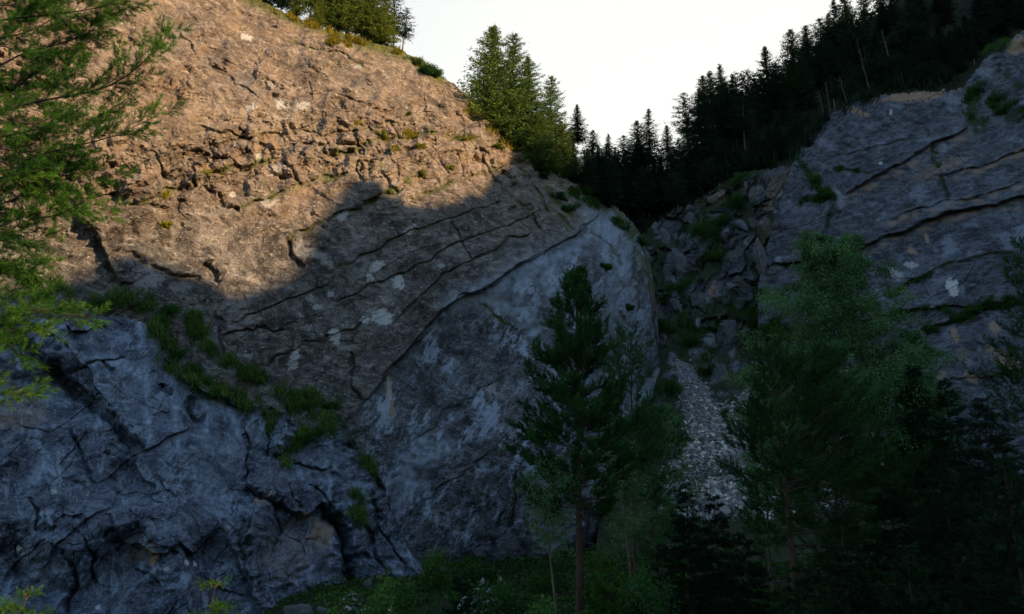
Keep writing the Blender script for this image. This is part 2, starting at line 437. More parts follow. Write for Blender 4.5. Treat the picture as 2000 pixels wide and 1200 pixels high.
# edge of the sheet that stands proud above the fresh blue scar
SCAR = [(700, 800), (745, 745), (790, 690), (835, 635), (870, 600), (905, 578), (950, 562), (1000, 528), (1050, 496), (1090, 478), (1130, 455), (1165, 425), (1200, 398)]
MAIN_CRACKS = [
 (SCAR, 40, 0.9, 'l'),
 ([(245, 402), (315, 378), (385, 350), (402, 332), (472, 329), (507, 315), (560, 305)], 30, 0.7, 'l', .6),
 ([(455, 408), (525, 385), (574, 364), (630, 346), (700, 332), (760, 318)], 26, 0.6, 'l', .7),
 ([(600, 312), (650, 301), (702, 287), (748, 270), (830, 262), (900, 268), (960, 262)], 24, 0.6, 'l', .6),
 ([(360, 235), (420, 262), (500, 268), (575, 255), (640, 262), (700, 250), (760, 240), (830, 232)], 26, 0.6, 'l', .2),
 ([(300, 300), (350, 290), (400, 300), (440, 305), (520, 292), (590, 280), (650, 275)], 22, 0.5, 'l'),
 ([(702, 413), (741, 381), (790, 360), (804, 350), (830, 340)], 22, 0.5, 'l', .9),
 ([(560, 468), (600, 448), (650, 425), (702, 404), (745, 384), (800, 366)], 4, 0.7, 'c', .8),
 ([(640, 540), (700, 505), (760, 475), (820, 448), (870, 425), (960, 404), (1000, 392)], 3, 0.5, 'c', .5),
 ([(650, 600), (720, 560), (790, 535), (840, 505), (900, 470), (960, 455), (1020, 430), (1080, 400)], 3, 0.5, 'c', .5),
 ([(760, 640), (800, 600), (850, 555), (900, 520), (955, 490), (1010, 462), (1060, 440)], 3, 0.5, 'c', .4),
 ([(440, 640), (520, 600), (600, 575), (660, 545)], 3, 0.5, 'c', .3),
 ([(500, 720), (560, 690), (640, 660), (700, 640), (740, 610)], 3, 0.4, 'c', .2),
 ([(960, 345), (985, 375), (1010, 395), (1040, 425), (1060, 460)], 5, 0.9, 'c', .4),
 ([(975, 330), (1000, 355), (1010, 380)], 10, 1.8, 'c'),
 ([(1010, 320), (1040, 360), (1070, 400), (1100, 430), (1125, 455)], 4, 0.8, 'c', .6),
 ([(1060, 345), (1085, 385), (1110, 420), (1140, 440)], 5, 0.6, 'c', .9),
 ([(930, 300), (955, 330), (975, 360)], 4, 0.7, 'c', .3),
 ([(800, 385), (850, 372), (910, 350), (950, 335), (990, 318)], 4, 0.6, 'c', .6),
 ([(880, 430), (905, 470), (925, 510)], 3, 0.5, 'c'),
 ([(690, 235), (700, 270), (705, 300)], 4, 0.6, 'c', .4),
 ([(560, 320), (575, 345), (588, 368)], 5, 0.8, 'c'),
 ([(630, 265), (648, 300), (655, 340)], 4, 0.5, 'c'),
 ([(500, 275), (510, 300), (512, 320)], 9, 1.2, 'c'),
 ([(300, 300), (318, 335), (330, 350)], 5, 0.8, 'c'),
 ([(410, 270), (420, 300), (440, 310)], 7, 0.9, 'c'),
 ([(425, 375), (440, 405), (465, 412)], 8, 1.1, 'c'),
 ([(400, 362), (420, 380)], 5, 0.8, 'c'),
 ([(740, 330), (760, 360), (780, 375)], 4, 0.5, 'c'),
 ([(855, 300), (870, 330), (880, 345)], 4, 0.5, 'c'),
 ([(150, 410), (175, 450), (205, 495), (225, 540), (232, 560)], 45, 1.6, 'l'),
 ([(225, 500), (270, 510), (320, 530), (350, 548), (390, 540)], 9, 0.9, 'c'),
 ([(395, 510), (412, 530), (432, 552)], 8, 1.1, 'c'),
 ([(555, 465), (570, 500), (590, 525)], 6, 0.9, 'c'),
 ([(370, 90), (395, 115), (420, 135), (450, 150)], 6, 0.7, 'c'),
 ([(330, 40), (370, 85), (400, 130), (470, 165), (520, 200)], 30, 0.5, 'l'),
 ([(560, 80), (620, 95), (680, 110), (720, 140)], 3, 0.5, 'c', .5),
 ([(580, 190), (640, 180), (700, 195), (760, 220)], 22, 0.4, 'l'),
 ([(430, 655), (500, 640), (560, 650)], 3, 0.5, 'c'),
 ([(425, 600), (430, 660), (440, 720)], 4, 0.6, 'c'),
 ([(680, 690), (690, 730), (688, 760), (715, 790)], 4, 0.6, 'c'),
 ([(770, 880), (830, 850), (880, 800), (960, 750), (1010, 700)], 3, 0.3, 'c'),
 ([(780, 1020), (850, 960), (900, 930), (960, 880)], 3, 0.35, 'c'),
 ([(940, 590), (975, 620), (1010, 650)], 4, 0.5, 'c', .8),
 ([(1010, 920), (1012, 960), (1000, 1010), (985, 1040)], 4, 0.8, 'c', .3),
 ([(1150, 440), (1180, 470), (1210, 500), (1225, 540)], 4, 0.6, 'c', .5),
 ([(1195, 520), (1215, 560), (1212, 600), (1225, 640)], 5, 0.8, 'c', .4),
 ([(1240, 500), (1245, 600), (1240, 700), (1250, 800)], 5, 0.7, 'c', .3),
]
def main_detail(px, py, B):
    d = np.zeros(px.shape); moss = np.zeros(px.shape); pale = np.zeros(px.shape); tan = np.zeros(px.shape)
    U = px*0.05; Vv = (1200-py)*0.05
    U2 = U+fbm(U/4, Vv/4, 2, 11)*0.35; V2 = Vv+fbm(U/4, Vv/4, 2, 12)*0.35
    a = math.radians(27); s = U2*math.cos(a)+V2*math.sin(a); t = -U2*math.sin(a)+V2*math.cos(a)
    # broken ledge band across the upper face
    m_, D, S, T = pl_dist(px, py, [(-100, 420), (150, 360), (330, 330), (560, 300), (800, 275), (980, 290)], 400)
    band = np.zeros(px.shape); band[m_] = np.exp(-(D/70)**2)
    scar_poly = SCAR+[(1235, 420), (1260, 500), (1275, 620), (1290, 700), (1290, 1150), (780, 1150), (740, 1000), (715, 880)]
    scar = in_poly(px, py, scar_poly).astype(float)
    right = sm(1120, 1200, px)
    up = sm(520, 300, py)*(1-scar)
    d += fbm(U/9, Vv/9, 4, 21)*0.9
    rm = sm(-0.25, 0.3, fbm(U/6, Vv/5, 4, 23)); rm = np.maximum(rm, band*0.9)
    f1, e1 = facets(s/6.5, t/2.8, 31, 1.6, 0.15); d += f1*0.34*(1-0.4*scar)
    a3 = math.radians(13); s3 = U2*math.cos(a3)+V2*math.sin(a3); t3 = -U2*math.sin(a3)+V2*math.cos(a3)
    bb, be, bf = blocks(s3/3.6, t3/2.1, 34, 0.35); bw = np.maximum(band, 0.42*up*sm(-0.15, 0.25, fbm(U/7, Vv/4, 3, 46))); d += bw*(bb*1.0+0.30*bf-0.30*np.exp(-(be/0.04)**2)*sm(-.2, .2, noise2(U, Vv, 39)))
    bb2, be2, bf2 = blocks(s3/1.5+9, t3/0.85, 36, 0.5); d += (band*0.30+0.04*up*rm)*(bb2-0.25*np.exp(-(be2/0.07)**2))
    f2, e2 = facets(s/2.2+3, t/1.2, 41, 2.0, 0.15); d += f2*(0.16+0.20*band+0.42*up*rm)*(1-0.3*scar)
    f3, e3 = facets(U2/0.9, V2/0.7, 51, 2.0, 0.2); d += f3*(0.08+0.14*band+0.30*up*(0.3+rm))
    d += 0.16*chips(s3/1.6, t3/0.9, 47)*up*sm(0, .35, fbm(U/4, Vv/3, 3, 48))
    d += fbm(s3/0.5, t3/0.22, 5, 88, 0.65)*(0.06+0.22*up*(0.4+rm))
    f4, e4 = facets(U2/0.35, V2/0.28, 61, 1.2, 0.6); d += f4*(0.05+0.10*up*(0.3+rm))
    d -= 0.12*net(s/6.5, t/2.6, 33, 0.014)*(1-scar)*sm(0, .3, noise2(U/7, Vv/7, 44))
    # beds: each sheet a little proud of the one below
    bt = t/3.1+noise2(s/9, t/9, 71)*0.4; fr = bt-np.floor(bt); on = h2(np.floor(bt), np.floor(bt)*0, 5)
    d += (1-fr)*0.22*on*(1-scar)*(0.5+band)
    fL, eL = facets(U2/3.2+2, V2/2.0, 83, 2.0, 0.12); d += fL*0.8*up*rm*(1-band)
    d += fbm(s/1.2, t/0.5, 5, 81, 0.6, True)*(0.04+0.06*up+0.05*band)
    pits = sm(0.35, 0.62, fbm(U2/1.6, V2/1.2, 4, 85)); d -= pits*0.55*up*rm
    # scalloped scar
    fs, es = facets(s/1.5, t/1.9, 91, 1.4, 0.25); d += scar*fs*0.20
    a2 = math.radians(60); s2 = U2*math.cos(a2)+V2*math.sin(a2); t2 = -U2*math.sin(a2)+V2*math.cos(a2)
    fs2, es2 = facets(s2/2.5, t2/0.9, 95, 1.2, 0.3); d += scar*fs2*0.10
    # vertical flutes at the right-hand turn of the face
    d += right*fbm(U/0.9, Vv/5.5, 5, 97, 0.6)*0.9
    d -= scar*(0.35+1.6*np.exp(-((px-890)/85)**2-((py-690)/100)**2)+0.9*np.exp(-((px-1010)/80)**2-((py-600)/60)**2))
    cracks(px, py, MAIN_CRACKS, d, moss)
    lf = fbm(s2/3.2, t2/1.7, 7, 101, 0.74)*0.85+fbm(U2/5, V2/5, 2, 102)*0.35+0.16*sm(1020, 1130, px)*sm(640, 480, py)-0.10*np.exp(-((px-880)/80)**2-((py-670)/70)**2)
    vein = 1-np.abs(fbm(s2/2.4, t2/0.9, 6, 108, 0.66))*9
    lite = scar*(0.72*sm(0.06, 0.26, lf)+0.75*np.clip(vein, 0, 1)*sm(-0.25, 0.2, lf)+0.12*np.exp(-(es/0.10)**2)*sm(-.1, .3, fbm(U2/4, V2/4, 2, 104))+0.45*right*sm(-.1, .3, fbm(U/1.2, Vv/5, 4, 107)))
    blue = scar*0.95+0.5*(1-up)  # blue of the scar, plus bluish shade put into the lower slab's colour
    blob(px, py, [(600, 140, 46, 22, -25, .8), (430, 112, 30, 34, -40, .7), (500, 170, 60, 20, -20, .7), (575, 200, 30, 12, 0, .6), (720, 170, 60, 20, -30, .5), (880, 230, 60, 16, -35, .5), (350, 60, 30, 50, -30, .5), (260, 480, 60, 12, -10, .7), (330, 520, 60, 16, -15, .7), (560, 290, 60, 10, 0, .5)], blue, 77, soft=0.6)
    rib = [([(880, 590), (960, 560), (1040, 520), (1090, 500), (1140, 480)], 20), ([(770, 1000), (800, 950), (790, 900), (850, 880)], 18), ([(820, 850), (830, 900), (870, 870)], 16),
           ([(1150, 420), (1190, 470), (1210, 560), (1200, 640)], 26), ([(1010, 530), (1060, 520), (1080, 560)], 30), ([(940, 580), (1020, 600), (1050, 660)], 18)]
    for pts, w in rib:
        mm, D, S, T = pl_dist(px, py, pts, w*4); lite[mm] = np.maximum(lite[mm], 0.95*np.exp(-(D/w)**2)*(0.6+0.6*noise2(px[mm]/14, py[mm]/14, 105)))
    lite = np.clip(lite*1.0, 0, 1)
    blob(px, py, [(745, 620, 22, 14, 0, 1), (712, 626, 8, 7, 0, 1), (655, 655, 12, 14, 20, 1), (778, 552, 10, 14, 0, .9), (735, 520, 16, 8, 30, .9), (722, 545, 7, 9, 0, .9), (800, 450, 14, 6, 30, .8), (670, 424, 10, 7, 0, .7),
       (575, 700, 10, 22, -20, .8), (480, 72, 12, 6, -20, .9), (548, 205, 9, 9, 0, .8), (490, 212, 8, 7, 0, .8), (590, 208, 14, 7, 20, .7), (525, 165, 14, 5, -20, .7), (455, 380, 8, 5, 0, .8), (525, 397, 16, 9, 10, .6),
       (505, 310, 6, 10, 0, .9), (760, 760, 5, 22, 0, .6), (960, 760, 9, 13, 0, .4), (1135, 540, 8, 14, 0, .5), (860, 520, 8, 5, 0, .6), (620, 600, 10, 6, 0, .6), (600, 640, 9, 6, 0, .5), (645, 575, 8, 5, 0, .6), (700, 130, 8, 5, 0, .6),
       (540, 330, 22, 8, 20, .45), (290, 540, 26, 24, 0, .45), (350, 560, 18, 14, 0, .3), (625, 500, 26, 9, -40, .4), (590, 490, 18, 12, -30, .4)], pale)
    # scattered small scars
    sc = noise2(U*1.9, Vv*2.4, 111)+0.5*noise2(U*5, Vv*5, 112); pale = np.maximum(pale, sm(0.80, 0.95, sc)*0.7*(1-scar*0.6))
    blob(px, py, [(760, 755, 5, 24, 0, .9), (766, 800, 5, 20, 0, .9), (500, 292, 6, 12, 0, .9), (400, 330, 16, 8, 0, .7), (800, 268, 12, 5, 0, .8), (705, 235, 9, 5, 0, .7), (1000, 250, 10, 20, 0, .3), (560, 400, 80, 30, 25, .18), (300, 200, 90, 60, 0, .15)], tan, seed=60)
    tan = np.clip(tan+0.35*band*sm(0.0, 0.5, fbm(U/3, Vv/3, 4, 120))+0.38*up*sm(-0.1, 0.5, fbm(U/3.5, Vv/2.0, 6, 122, 0.68))+0.15*up, 0, 1)  # tan rock, plus golden sunlight put into the colour of the upper face
    # grass line creeping along the crest and on the little ledges
    cr = [(480, -6), (600, 45), (700, 82), (790, 104), (860, 150)]
    mm, D, S, T = pl_dist(px, py, cr, 40); moss[mm] = np.maximum(moss[mm], np.exp(-(D/12)**2))
    mm, D, S, T = pl_dist(px, py, [(1100, 360), (1140, 380), (1200, 410), (1250, 470), (1275, 560)], 60); moss[mm] = np.maximum(moss[mm], 0.9*np.exp(-(D/16)**2)*np.clip(noise2(px[mm]/20, py[mm]/20, 33)*2+0.6, 0, 1))
    return d, dict(lite=lite, pale=pale, tan=tan, moss=moss, blue=blue)
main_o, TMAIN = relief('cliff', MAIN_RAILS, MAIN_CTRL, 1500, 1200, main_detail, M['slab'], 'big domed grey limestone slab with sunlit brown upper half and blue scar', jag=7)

# ---- near outcrop, lower left
OUT_RAILS = [(-120, 560, -140, 1420), (0, 575, 0, 1400), (60, 620, 70, 1390), (140, 632, 150, 1380), (230, 618, 230, 1370), (300, 640, 300, 1360), (318, 690, 350, 1350), (350, 735, 400, 1340), (410, 762, 450, 1330), (470, 790, 500, 1320),
  (540, 800, 560, 1300), (600, 835, 610, 1280), (655, 800, 660, 1260), (700, 870, 705, 1230), (745, 950, 745, 1200), (768, 1010, 770, 1180), (800, 1080, 800, 1165), (835, 1135, 830, 1150)]
OUT_CTRL = [(-120, 560, 50), (-120, 900, 42), (-120, 1400, 35), (150, 640, 53), (150, 900, 45), (150, 1200, 39), (320, 700, 53), (320, 950, 45), (320, 1200, 40), (480, 800, 54), (480, 1000, 48), (480, 1200, 43),
  (650, 820, 58), (650, 1000, 53), (640, 1180, 49), (770, 1010, 60), (800, 1120, 57), (835, 1150, 58)]
OUT_CRACKS = [
 ([(18, 632), (55, 664), (95, 697), (130, 730), (175, 766), (210, 792), (245, 838), (283, 880)], 80, 1.1, 'l'),
 ([(10, 640), (45, 672), (85, 705), (120, 738), (165, 775), (200, 800), (235, 845), (275, 888)], 13, 1.9, 'c'),
 ([(285, 885), (268, 897), (240, 862), (205, 815)], 50, 0.6, 'l'),
 ([(435, 1015), (415, 1040), (380, 1078), (350, 1062), (320, 1082), (290, 1080), (255, 1062), (228, 1035), (212, 1000)], 60, -1.3, 'l'),
 ([(478, 945), (500, 962), (540, 985), (570, 1000), (598, 1010), (625, 985), (650, 1000), (668, 1040), (675, 1090)], 60, 1.5, 'l'),
 ([(486, 952), (510, 970), (550, 992)], 8, 1.2, 'c'),
 ([(630, 990), (655, 1010), (672, 1050), (678, 1110), (690, 1165)], 13, 2.4, 'c'),
 ([(590, 830), (600, 860), (560, 885), (530, 890)], 5, 0.7, 'c', .6),
 ([(518, 830), (528, 860), (520, 890)], 4, 0.6, 'c', .5),
 ([(530, 890), (580, 905), (640, 915), (660, 940)], 5, 0.7, 'c', .2),
 ([(555, 930), (560, 960), (590, 1000)], 4, 0.5, 'c', .5),
 ([(600, 945), (625, 960), (650, 990)], 4, 0.5, 'c'),
 ([(478, 820), (490, 870), (480, 930), (495, 990), (470, 1060), (500, 1160)], 24, 0.8, 'l'),
 ([(340, 760), (330, 752), (305, 765), (280, 775)], 22, 0.7, 'l'),
 ([(312, 752), (322, 770), (330, 778)], 8, 0.8, 'c'),
 ([(375, 770), (372, 800), (378, 825), (400, 810)], 6, 0.8, 'c', .4),
 ([(100, 730), (150, 720), (210, 700), (270, 690)], 4, 0.5, 'c', .3),
 ([(140, 690), (100, 660), (70, 655)], 3, 0.4, 'c'),
 ([(200, 700), (212, 718), (222, 728)], 5, 0.7, 'c'),
 ([(135, 830), (150, 870), (165, 910), (190, 940)], 5, 0.6, 'c'),
 ([(190, 945), (230, 915), (262, 885), (300, 870), (370, 835)], 18, 0.5, 'l'),
 ([(60, 970), (75, 1030), (90, 1050), (110, 1035)], 5, 0.8, 'c'),
 ([(80, 1110), (120, 1060), (170, 1020), (220, 985), (240, 950)], 18, 0.6, 'l'),
 ([(125, 1080), (150, 1110), (140, 1150), (130, 1200)], 5, 0.9, 'c'),
 ([(160, 1050), (185, 1080), (180, 1130)], 4, 0.6, 'c'),
 ([(265, 1100), (290, 1130), (320, 1140)], 4, 0.5, 'c'),
 ([(420, 1030), (450, 1060), (480, 1120), (500, 1180)], 30, 0.9, 'l'),
 ([(310, 930), (325, 960), (345, 975)], 3, 0.3, 'c'),
 ([(0, 1130), (40, 1090), (90, 1060)], 14, 0.4, 'l'),
 ([(700, 900), (725, 925), (745, 960), (770, 1010)], 4, 0.6, 'c', .6),
 ([(690, 1000), (720, 1050), (740, 1100), (780, 1150)], 5, 0.8, 'c', .2),
 ([(720, 960), (740, 1030), (770, 1080), (800, 1130)], 5, 0.7, 'c', .3),
 ([(540, 1000), (545, 1040), (530, 1080)], 4, 0.5, 'c'),
]
def out_detail(px, py, B):
    d = np.zeros(px.shape); moss = np.zeros(px.shape); pale = np.zeros(px.shape); tan = np.zeros(px.shape)
    U = px*0.03; Vv = (1200-py)*0.03
    U2 = U+fbm(U/3, Vv/3, 2, 211)*0.4; V2 = Vv+fbm(U/3, Vv/3, 2, 212)*0.4
    a = math.radians(48); s = U2*math.cos(a)+V2*math.sin(a); t = -U2*math.sin(a)+V2*math.cos(a)
    smooth = in_poly(px+noise2(px/30, py/30, 8)*16, py+noise2(px/30, py/30, 9)*16, [(130, 640), (310, 650), (350, 740), (480, 800), (480, 920), (450, 1010), (380, 1060), (300, 960), (260, 900), (280, 870), (200, 780)]).astype(float)
    rough = 1-0.8*smooth; rr = sm(480, 560, px)
    d += fbm(U/5, Vv/5, 3, 221)*0.4
    f1, e1 = facets(s/3.6, t/2.2, 231, 1.8, 0.12); d += f1*0.7*rough
    bb, be, bf = blocks(s/4.2, t/2.3, 234, 0.7); cm = sm(-0.1, 0.3, fbm(U/3, Vv/3, 3, 226))*rough; d += cm*(0.42*chips(s/1.9, t/1.2, 227)+0.20*chips(s/0.8, t/0.6, 228)+0.09*chips(U2/0.4, V2/0.3, 230)); d += rough*(0.42*bb-0.10*np.exp(-(be/0.03)**2)*sm(0, .3, noise2(U/2, Vv/2, 229)))
    bb2, be2, bf2 = blocks(t/1.1, s/0.9, 236, 0.6); d += rough*0.07*bb2
    f2, e2 = facets(s/1.3, t/0.85, 241, 2.0, 0.2); d += f2*0.16*rough*(1+rr)
    f3, e3 = facets(U2/0.5, V2/0.4, 251, 2.0, 0.2); d += f3*(0.02+0.08*rough*(1+rr))
    d += fbm(s/0.35, t/0.16, 5, 288, 0.65)*(0.012+0.06*rough)
    f4, e4 = facets(U2/0.18, V2/0.15, 261, 1.2, 0.5); d += f4*(0.008+0.025*rough)
    d -= 0.06*net(s/4, t/2.4, 239, 0.012)
    fa, ea = facets(U2/4.5, V2/3.2, 245, 2.2, 0.15); d += fa*0.9*(0.2+rough)
    d += fbm(s/0.8, t/0.4, 5, 281, 0.6, True)*(0.010+0.03*rough)
    d += fbm(U/0.5, Vv/2.5, 4, 283, 0.6)*0.25*sm(660, 760, px)
    cracks(px, py, OUT_CRACKS, d, moss)
    # the recess under the overhang and the dark body that hangs over it
    d += 0.5*np.exp(-(((px-310)/80)**2+((py-1020)/45)**2)**1.5)
    lite = np.clip(0.55*sm(0.12, 0.30, fbm(U2/0.9, V2/3.0, 7, 291, 0.72))*(0.4+0.6*rough)+0.55*np.clip(1-np.abs(fbm(s/1.8, t/0.7, 6, 292, 0.66))*11, 0, 1)*sm(-.1, .3, fbm(U/3, Vv/3, 3, 294)), 0, 1)
    lite = np.maximum(lite, 0.2*np.exp(-(e2/0.05)**2)*rough*sm(0, .4, fbm(U/2, Vv/2, 3, 293)))
    for pts, w in [([(190, 700), (230, 710), (275, 735)], 10), ([(285, 720), (288, 800), (292, 860)], 7), ([(340, 800), (350, 880)], 7), ([(400, 790), (405, 850)], 8), ([(450, 800), (465, 850)], 8), ([(300, 780), (330, 772), (342, 800)], 9), ([(70, 850), (90, 900), (60, 950)], 12), ([(130, 690), (160, 700)], 8), ([(440, 1030), (480, 1110), (495, 1150)], 9)]:
        mm, D, S, T = pl_dist(px, py, pts, w*4); lite[mm] = np.maximum(lite[mm], 0.8*np.exp(-(D/w)**2)*(0.6+0.6*noise2(px[mm]/9, py[mm]/9, 295)))
    blob(px, py, [(365, 1098, 5, 5, 0, 1), (383, 1098, 4, 6, 0, 1), (36, 1070, 5, 5, 0, 1), (200, 1055, 4, 5, 0, .7), (105, 962, 7, 5, 0, .6), (190, 1185, 5, 5, 0, .7), (325, 1113, 5, 5, 0, .5)], pale, 170)
    sc = noise2(U*5, Vv*5, 311); pale = np.maximum(pale, sm(0.82, 0.95, sc)*0.6)
    blob(px, py, [(298, 1090, 10, 12, 0, .9), (630, 1040, 22, 26, 0, .7), (600, 1010, 20, 8, 0, .5), (560, 1080, 60, 50, 0, .22), (510, 980, 20, 8, 30, .5), (270, 1080, 30, 10, 20, .4), (30, 800, 50, 40, 0, .3)], tan, 160)
    moss = np.maximum(moss, 0.8*sm(0.25, 0.6, fbm(U/1.4, Vv/1.4, 4, 320))*rr*sm(1080, 900, py))
    mm, D, S, T = pl_dist(px, py, [(300, 640), (320, 690), (350, 735), (410, 762), (470, 790), (540, 800), (655, 800), (700, 870), (745, 950)], 80); moss[mm] = np.maximum(moss[mm], np.exp(-(D/14)**2))
    return d, dict(lite=lite, pale=pale, tan=tan, moss=moss)
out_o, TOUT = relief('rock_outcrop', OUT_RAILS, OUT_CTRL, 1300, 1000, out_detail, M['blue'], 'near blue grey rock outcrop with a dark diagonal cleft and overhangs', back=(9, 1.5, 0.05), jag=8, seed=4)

# ---- right-hand cliff of dipping sheets
RT_RAILS = [(1480, 560, 1480, 900), (1515, 420, 1530, 930), (1545, 330, 1580, 1000), (1575, 275, 1630, 1100), (1625, 222, 1680, 1150), (1700, 192, 1740, 1190), (1780, 180, 1800, 1190), (1850, 178, 1860, 1190), (1885, 165, 1900, 1190), (1930, 110, 1960, 1190), (2000, 60, 2020, 1190), (2080, 20, 2100, 1190), (2220, -60, 2240, 1190)]
RT_CTRL = [(1480, 560, 116), (1480, 900, 100), (1545, 330, 126), (1580, 600, 108), (1580, 960, 95), (1700, 192, 134), (1700, 450, 114), (1700, 700, 100), (1700, 1000, 88), (1850, 180, 134), (1850, 450, 110), (1850, 700, 94), (1850, 1030, 82),
  (2000, 60, 136), (2000, 300, 116), (2000, 550, 98), (2000, 800, 86), (2000, 1060, 76), (2220, -60, 140), (2220, 500, 94), (2220, 1080, 68)]
RT_CRACKS = [
 ([(1600, 520), (1650, 495), (1700, 478), (1737, 463), (1780, 448), (1825, 428), (1880, 412), (1947, 400), (2010, 385), (2100, 360)], 34, 2.3, 'l'),
 ([(1650, 385), (1678, 364), (1737, 332), (1790, 304), (1825, 280), (1895, 252)], 26, 1.8, 'l'),
 ([(1820, 345), (1870, 335), (1930, 322), (1975, 300), (2020, 285)], 20, 1.0, 'l'),
 ([(1740, 430), (1770, 415), (1840, 395), (1900, 390), (1990, 360)], 18, 0.8, 'l'),
 ([(1610, 310), (1660, 300), (1720, 285), (1790, 268), (1815, 260)], 3, 0.5, 'c', .3),
 ([(1825, 280), (1820, 300), (1835, 340), (1850, 375), (1852, 400)], 5, 0.8, 'c', .9),
 ([(1750, 210), (1760, 230), (1800, 245), (1825, 280)], 4, 0.5, 'c', .5),
 ([(1725, 252), (1750, 240)], 4, 0.5, 'c'),
 ([(1640, 640), (1700, 625), (1790, 605), (1850, 600), (1900, 600), (1960, 590), (2010, 575)], 22, 1.0, 'l', 1),
 ([(1700, 590), (1750, 570), (1830, 525), (1900, 505), (1960, 495), (2020, 480)], 4, 0.6, 'c', .9),
 ([(1740, 582), (1780, 555), (1830, 535)], 5, 0.6, 'c'),
 ([(1900, 570), (1920, 540), (1945, 515)], 3, 0.5, 'c', .3),
 ([(1820, 640), (1870, 625), (1930, 600), (1990, 590), (2050, 570)], 18, 1.2, 'l', 1),
 ([(1625, 330), (1690, 335), (1700, 345)], 4, 0.5, 'c', 1),
 ([(1630, 390), (1620, 430), (1605, 470)], 6, 0.8, 'c', .9),
 ([(1560, 320), (1590, 350), (1615, 375), (1625, 390), (1560, 390)], 9, 0.7, 'c', 1.2),
 ([(1510, 520), (1560, 515), (1600, 505)], 18, 1.4, 'l', .8),
 ([(1700, 700), (1760, 690), (1820, 700)], 16, 0.6, 'l'),
 ([(1800, 760), (1860, 740), (1930, 740), (2000, 720)], 16, 0.6, 'l'),
 ([(1890, 190), (1900, 230), (1920, 260)], 16, 0.4, 'c', 1.3),
 ([(1930, 180), (1950, 210), (1990, 230)], 16, 0.4, 'c', 1.3),
 ([(1950, 130), (1975, 160), (2010, 170)], 10, 0.5, 'c', 1),
]
def rt_detail(px, py, B):
    d = np.zeros(px.shape); moss = np.zeros(px.shape); pale = np.zeros(px.shape); tan = np.zeros(px.shape)
    U = px*0.07; Vv = (1200-py)*0.07
    U2 = U+fbm(U/9, Vv/9, 2, 411)*0.8; V2 = Vv+fbm(U/9, Vv/9, 2, 412)*0.8
    a = math.radians(20); s = U2*math.cos(a)+V2*math.sin(a); t = -U2*math.sin(a)+V2*math.cos(a)
    rough = 0.25+0.75*sm(640, 760, py); rough = np.maximum(rough, sm(1880, 1910, px)*sm(260, 200, py)); rough = np.maximum(rough, sm(1600, 1530, px))
    d += fbm(U/10, Vv/10, 4, 421)*1.0
    f1, e1 = facets(s/9, t/2.6, 431, 1.2, 0.35); d += f1*0.25
    f2, e2 = facets(s/2.6, t/1.3, 441, 2.0, 0.15); d += f2*0.42*rough
    f3, e3 = facets(U2/0.9, V2/0.7, 451, 2.0, 0.2); d += f3*(0.05+0.14*rough)
    bt = t/4.2+noise2(s/14, t/14, 471)*0.5; fr = bt-np.floor(bt); d += (1-fr)*0.12*h2(np.floor(bt), np.floor(bt)*0, 7)
    d -= 0.25*net(s/7, t/2.6, 433, 0.018)+0.12*net(s/2.2, t/1.2, 437, 0.04)*rough
    fb, eb = facets(s/4.2, t/2.2, 447, 2.2, 0.1); d += fb*0.10
    d += fbm(s/1.6, t/0.7, 5, 481, 0.6, True)*(0.03+0.08*rough)
    cracks(px, py, RT_CRACKS, d, moss, 0.55)
    lite = np.clip(0.8*sm(0.05, 0.5, fbm(U2/4, V2/3, 6, 491, 0.65))+0.35*np.clip(1-np.abs(fbm(s/4, t/1.6, 5, 492, 0.6))*8, 0, 1), 0, 1)
    blob(px, py, [(2000, 460, 40, 20, 20, .9), (1990, 480, 30, 15, 0, .7), (1840, 400, 40, 10, 15, .6)], lite, 470)
    blob(px, py, [(1858, 558, 12, 12, 0, .9), (1864, 572, 10, 7, 0, .8), (1780, 518, 14, 6, 0, .6), (1750, 535, 16, 8, -40, .5), (1720, 320, 4, 3, 0, .8), (1740, 220, 3, 6, 0, .7)], pale, 474)
    sc = noise2(U*2.4, Vv*2.6, 511); pale = np.maximum(pale, sm(0.85, 0.97, sc)*0.6)
    for pts, off in ((RT_CRACKS[0][0], 9), (RT_CRACKS[1][0], 12), (RT_CRACKS[2][0], 8), (RT_CRACKS[3][0], 8)):
        mm, D, S, T = pl_dist(px, py-off, pts, 40); tan[mm] = np.maximum(tan[mm], 0.55*np.exp(-(D/9)**2)*sm(-.3, .4, noise2(px[mm]/26, py[mm]/12, 499)))
    blob(px, py, [(1780, 490, 12, 5, -30, .8), (1810, 465, 4, 12, 20, .9), (1865, 655, 7, 14, 10, .9), (1880, 690, 12, 12, 0, .35), (1940, 640, 9, 12, 30, .8), (1960, 700, 40, 14, -35, .6), (1840, 735, 8, 12, 0, .6), (1895, 735, 14, 10, -40, .6), (1780, 190, 60, 9, 5, .9), (1850, 150, 28, 26, 0, .8), (1670, 215, 34, 6, -25, .8), (1830, 330, 60, 12, 22, .35), (1990, 90, 26, 16, 0, .8)], tan, 480)
    return d, dict(lite=lite, pale=pale, tan=tan, moss=np.clip(moss, 0, 1))
rt_o, TRT = relief('cliff', RT_RAILS, RT_CTRL, 900, 1000, rt_detail, M['right'], 'dark slate grey cliff of tilted rock sheets on the right with long overhangs', back=(8, 3, 0.3), jag=10, seed=9)

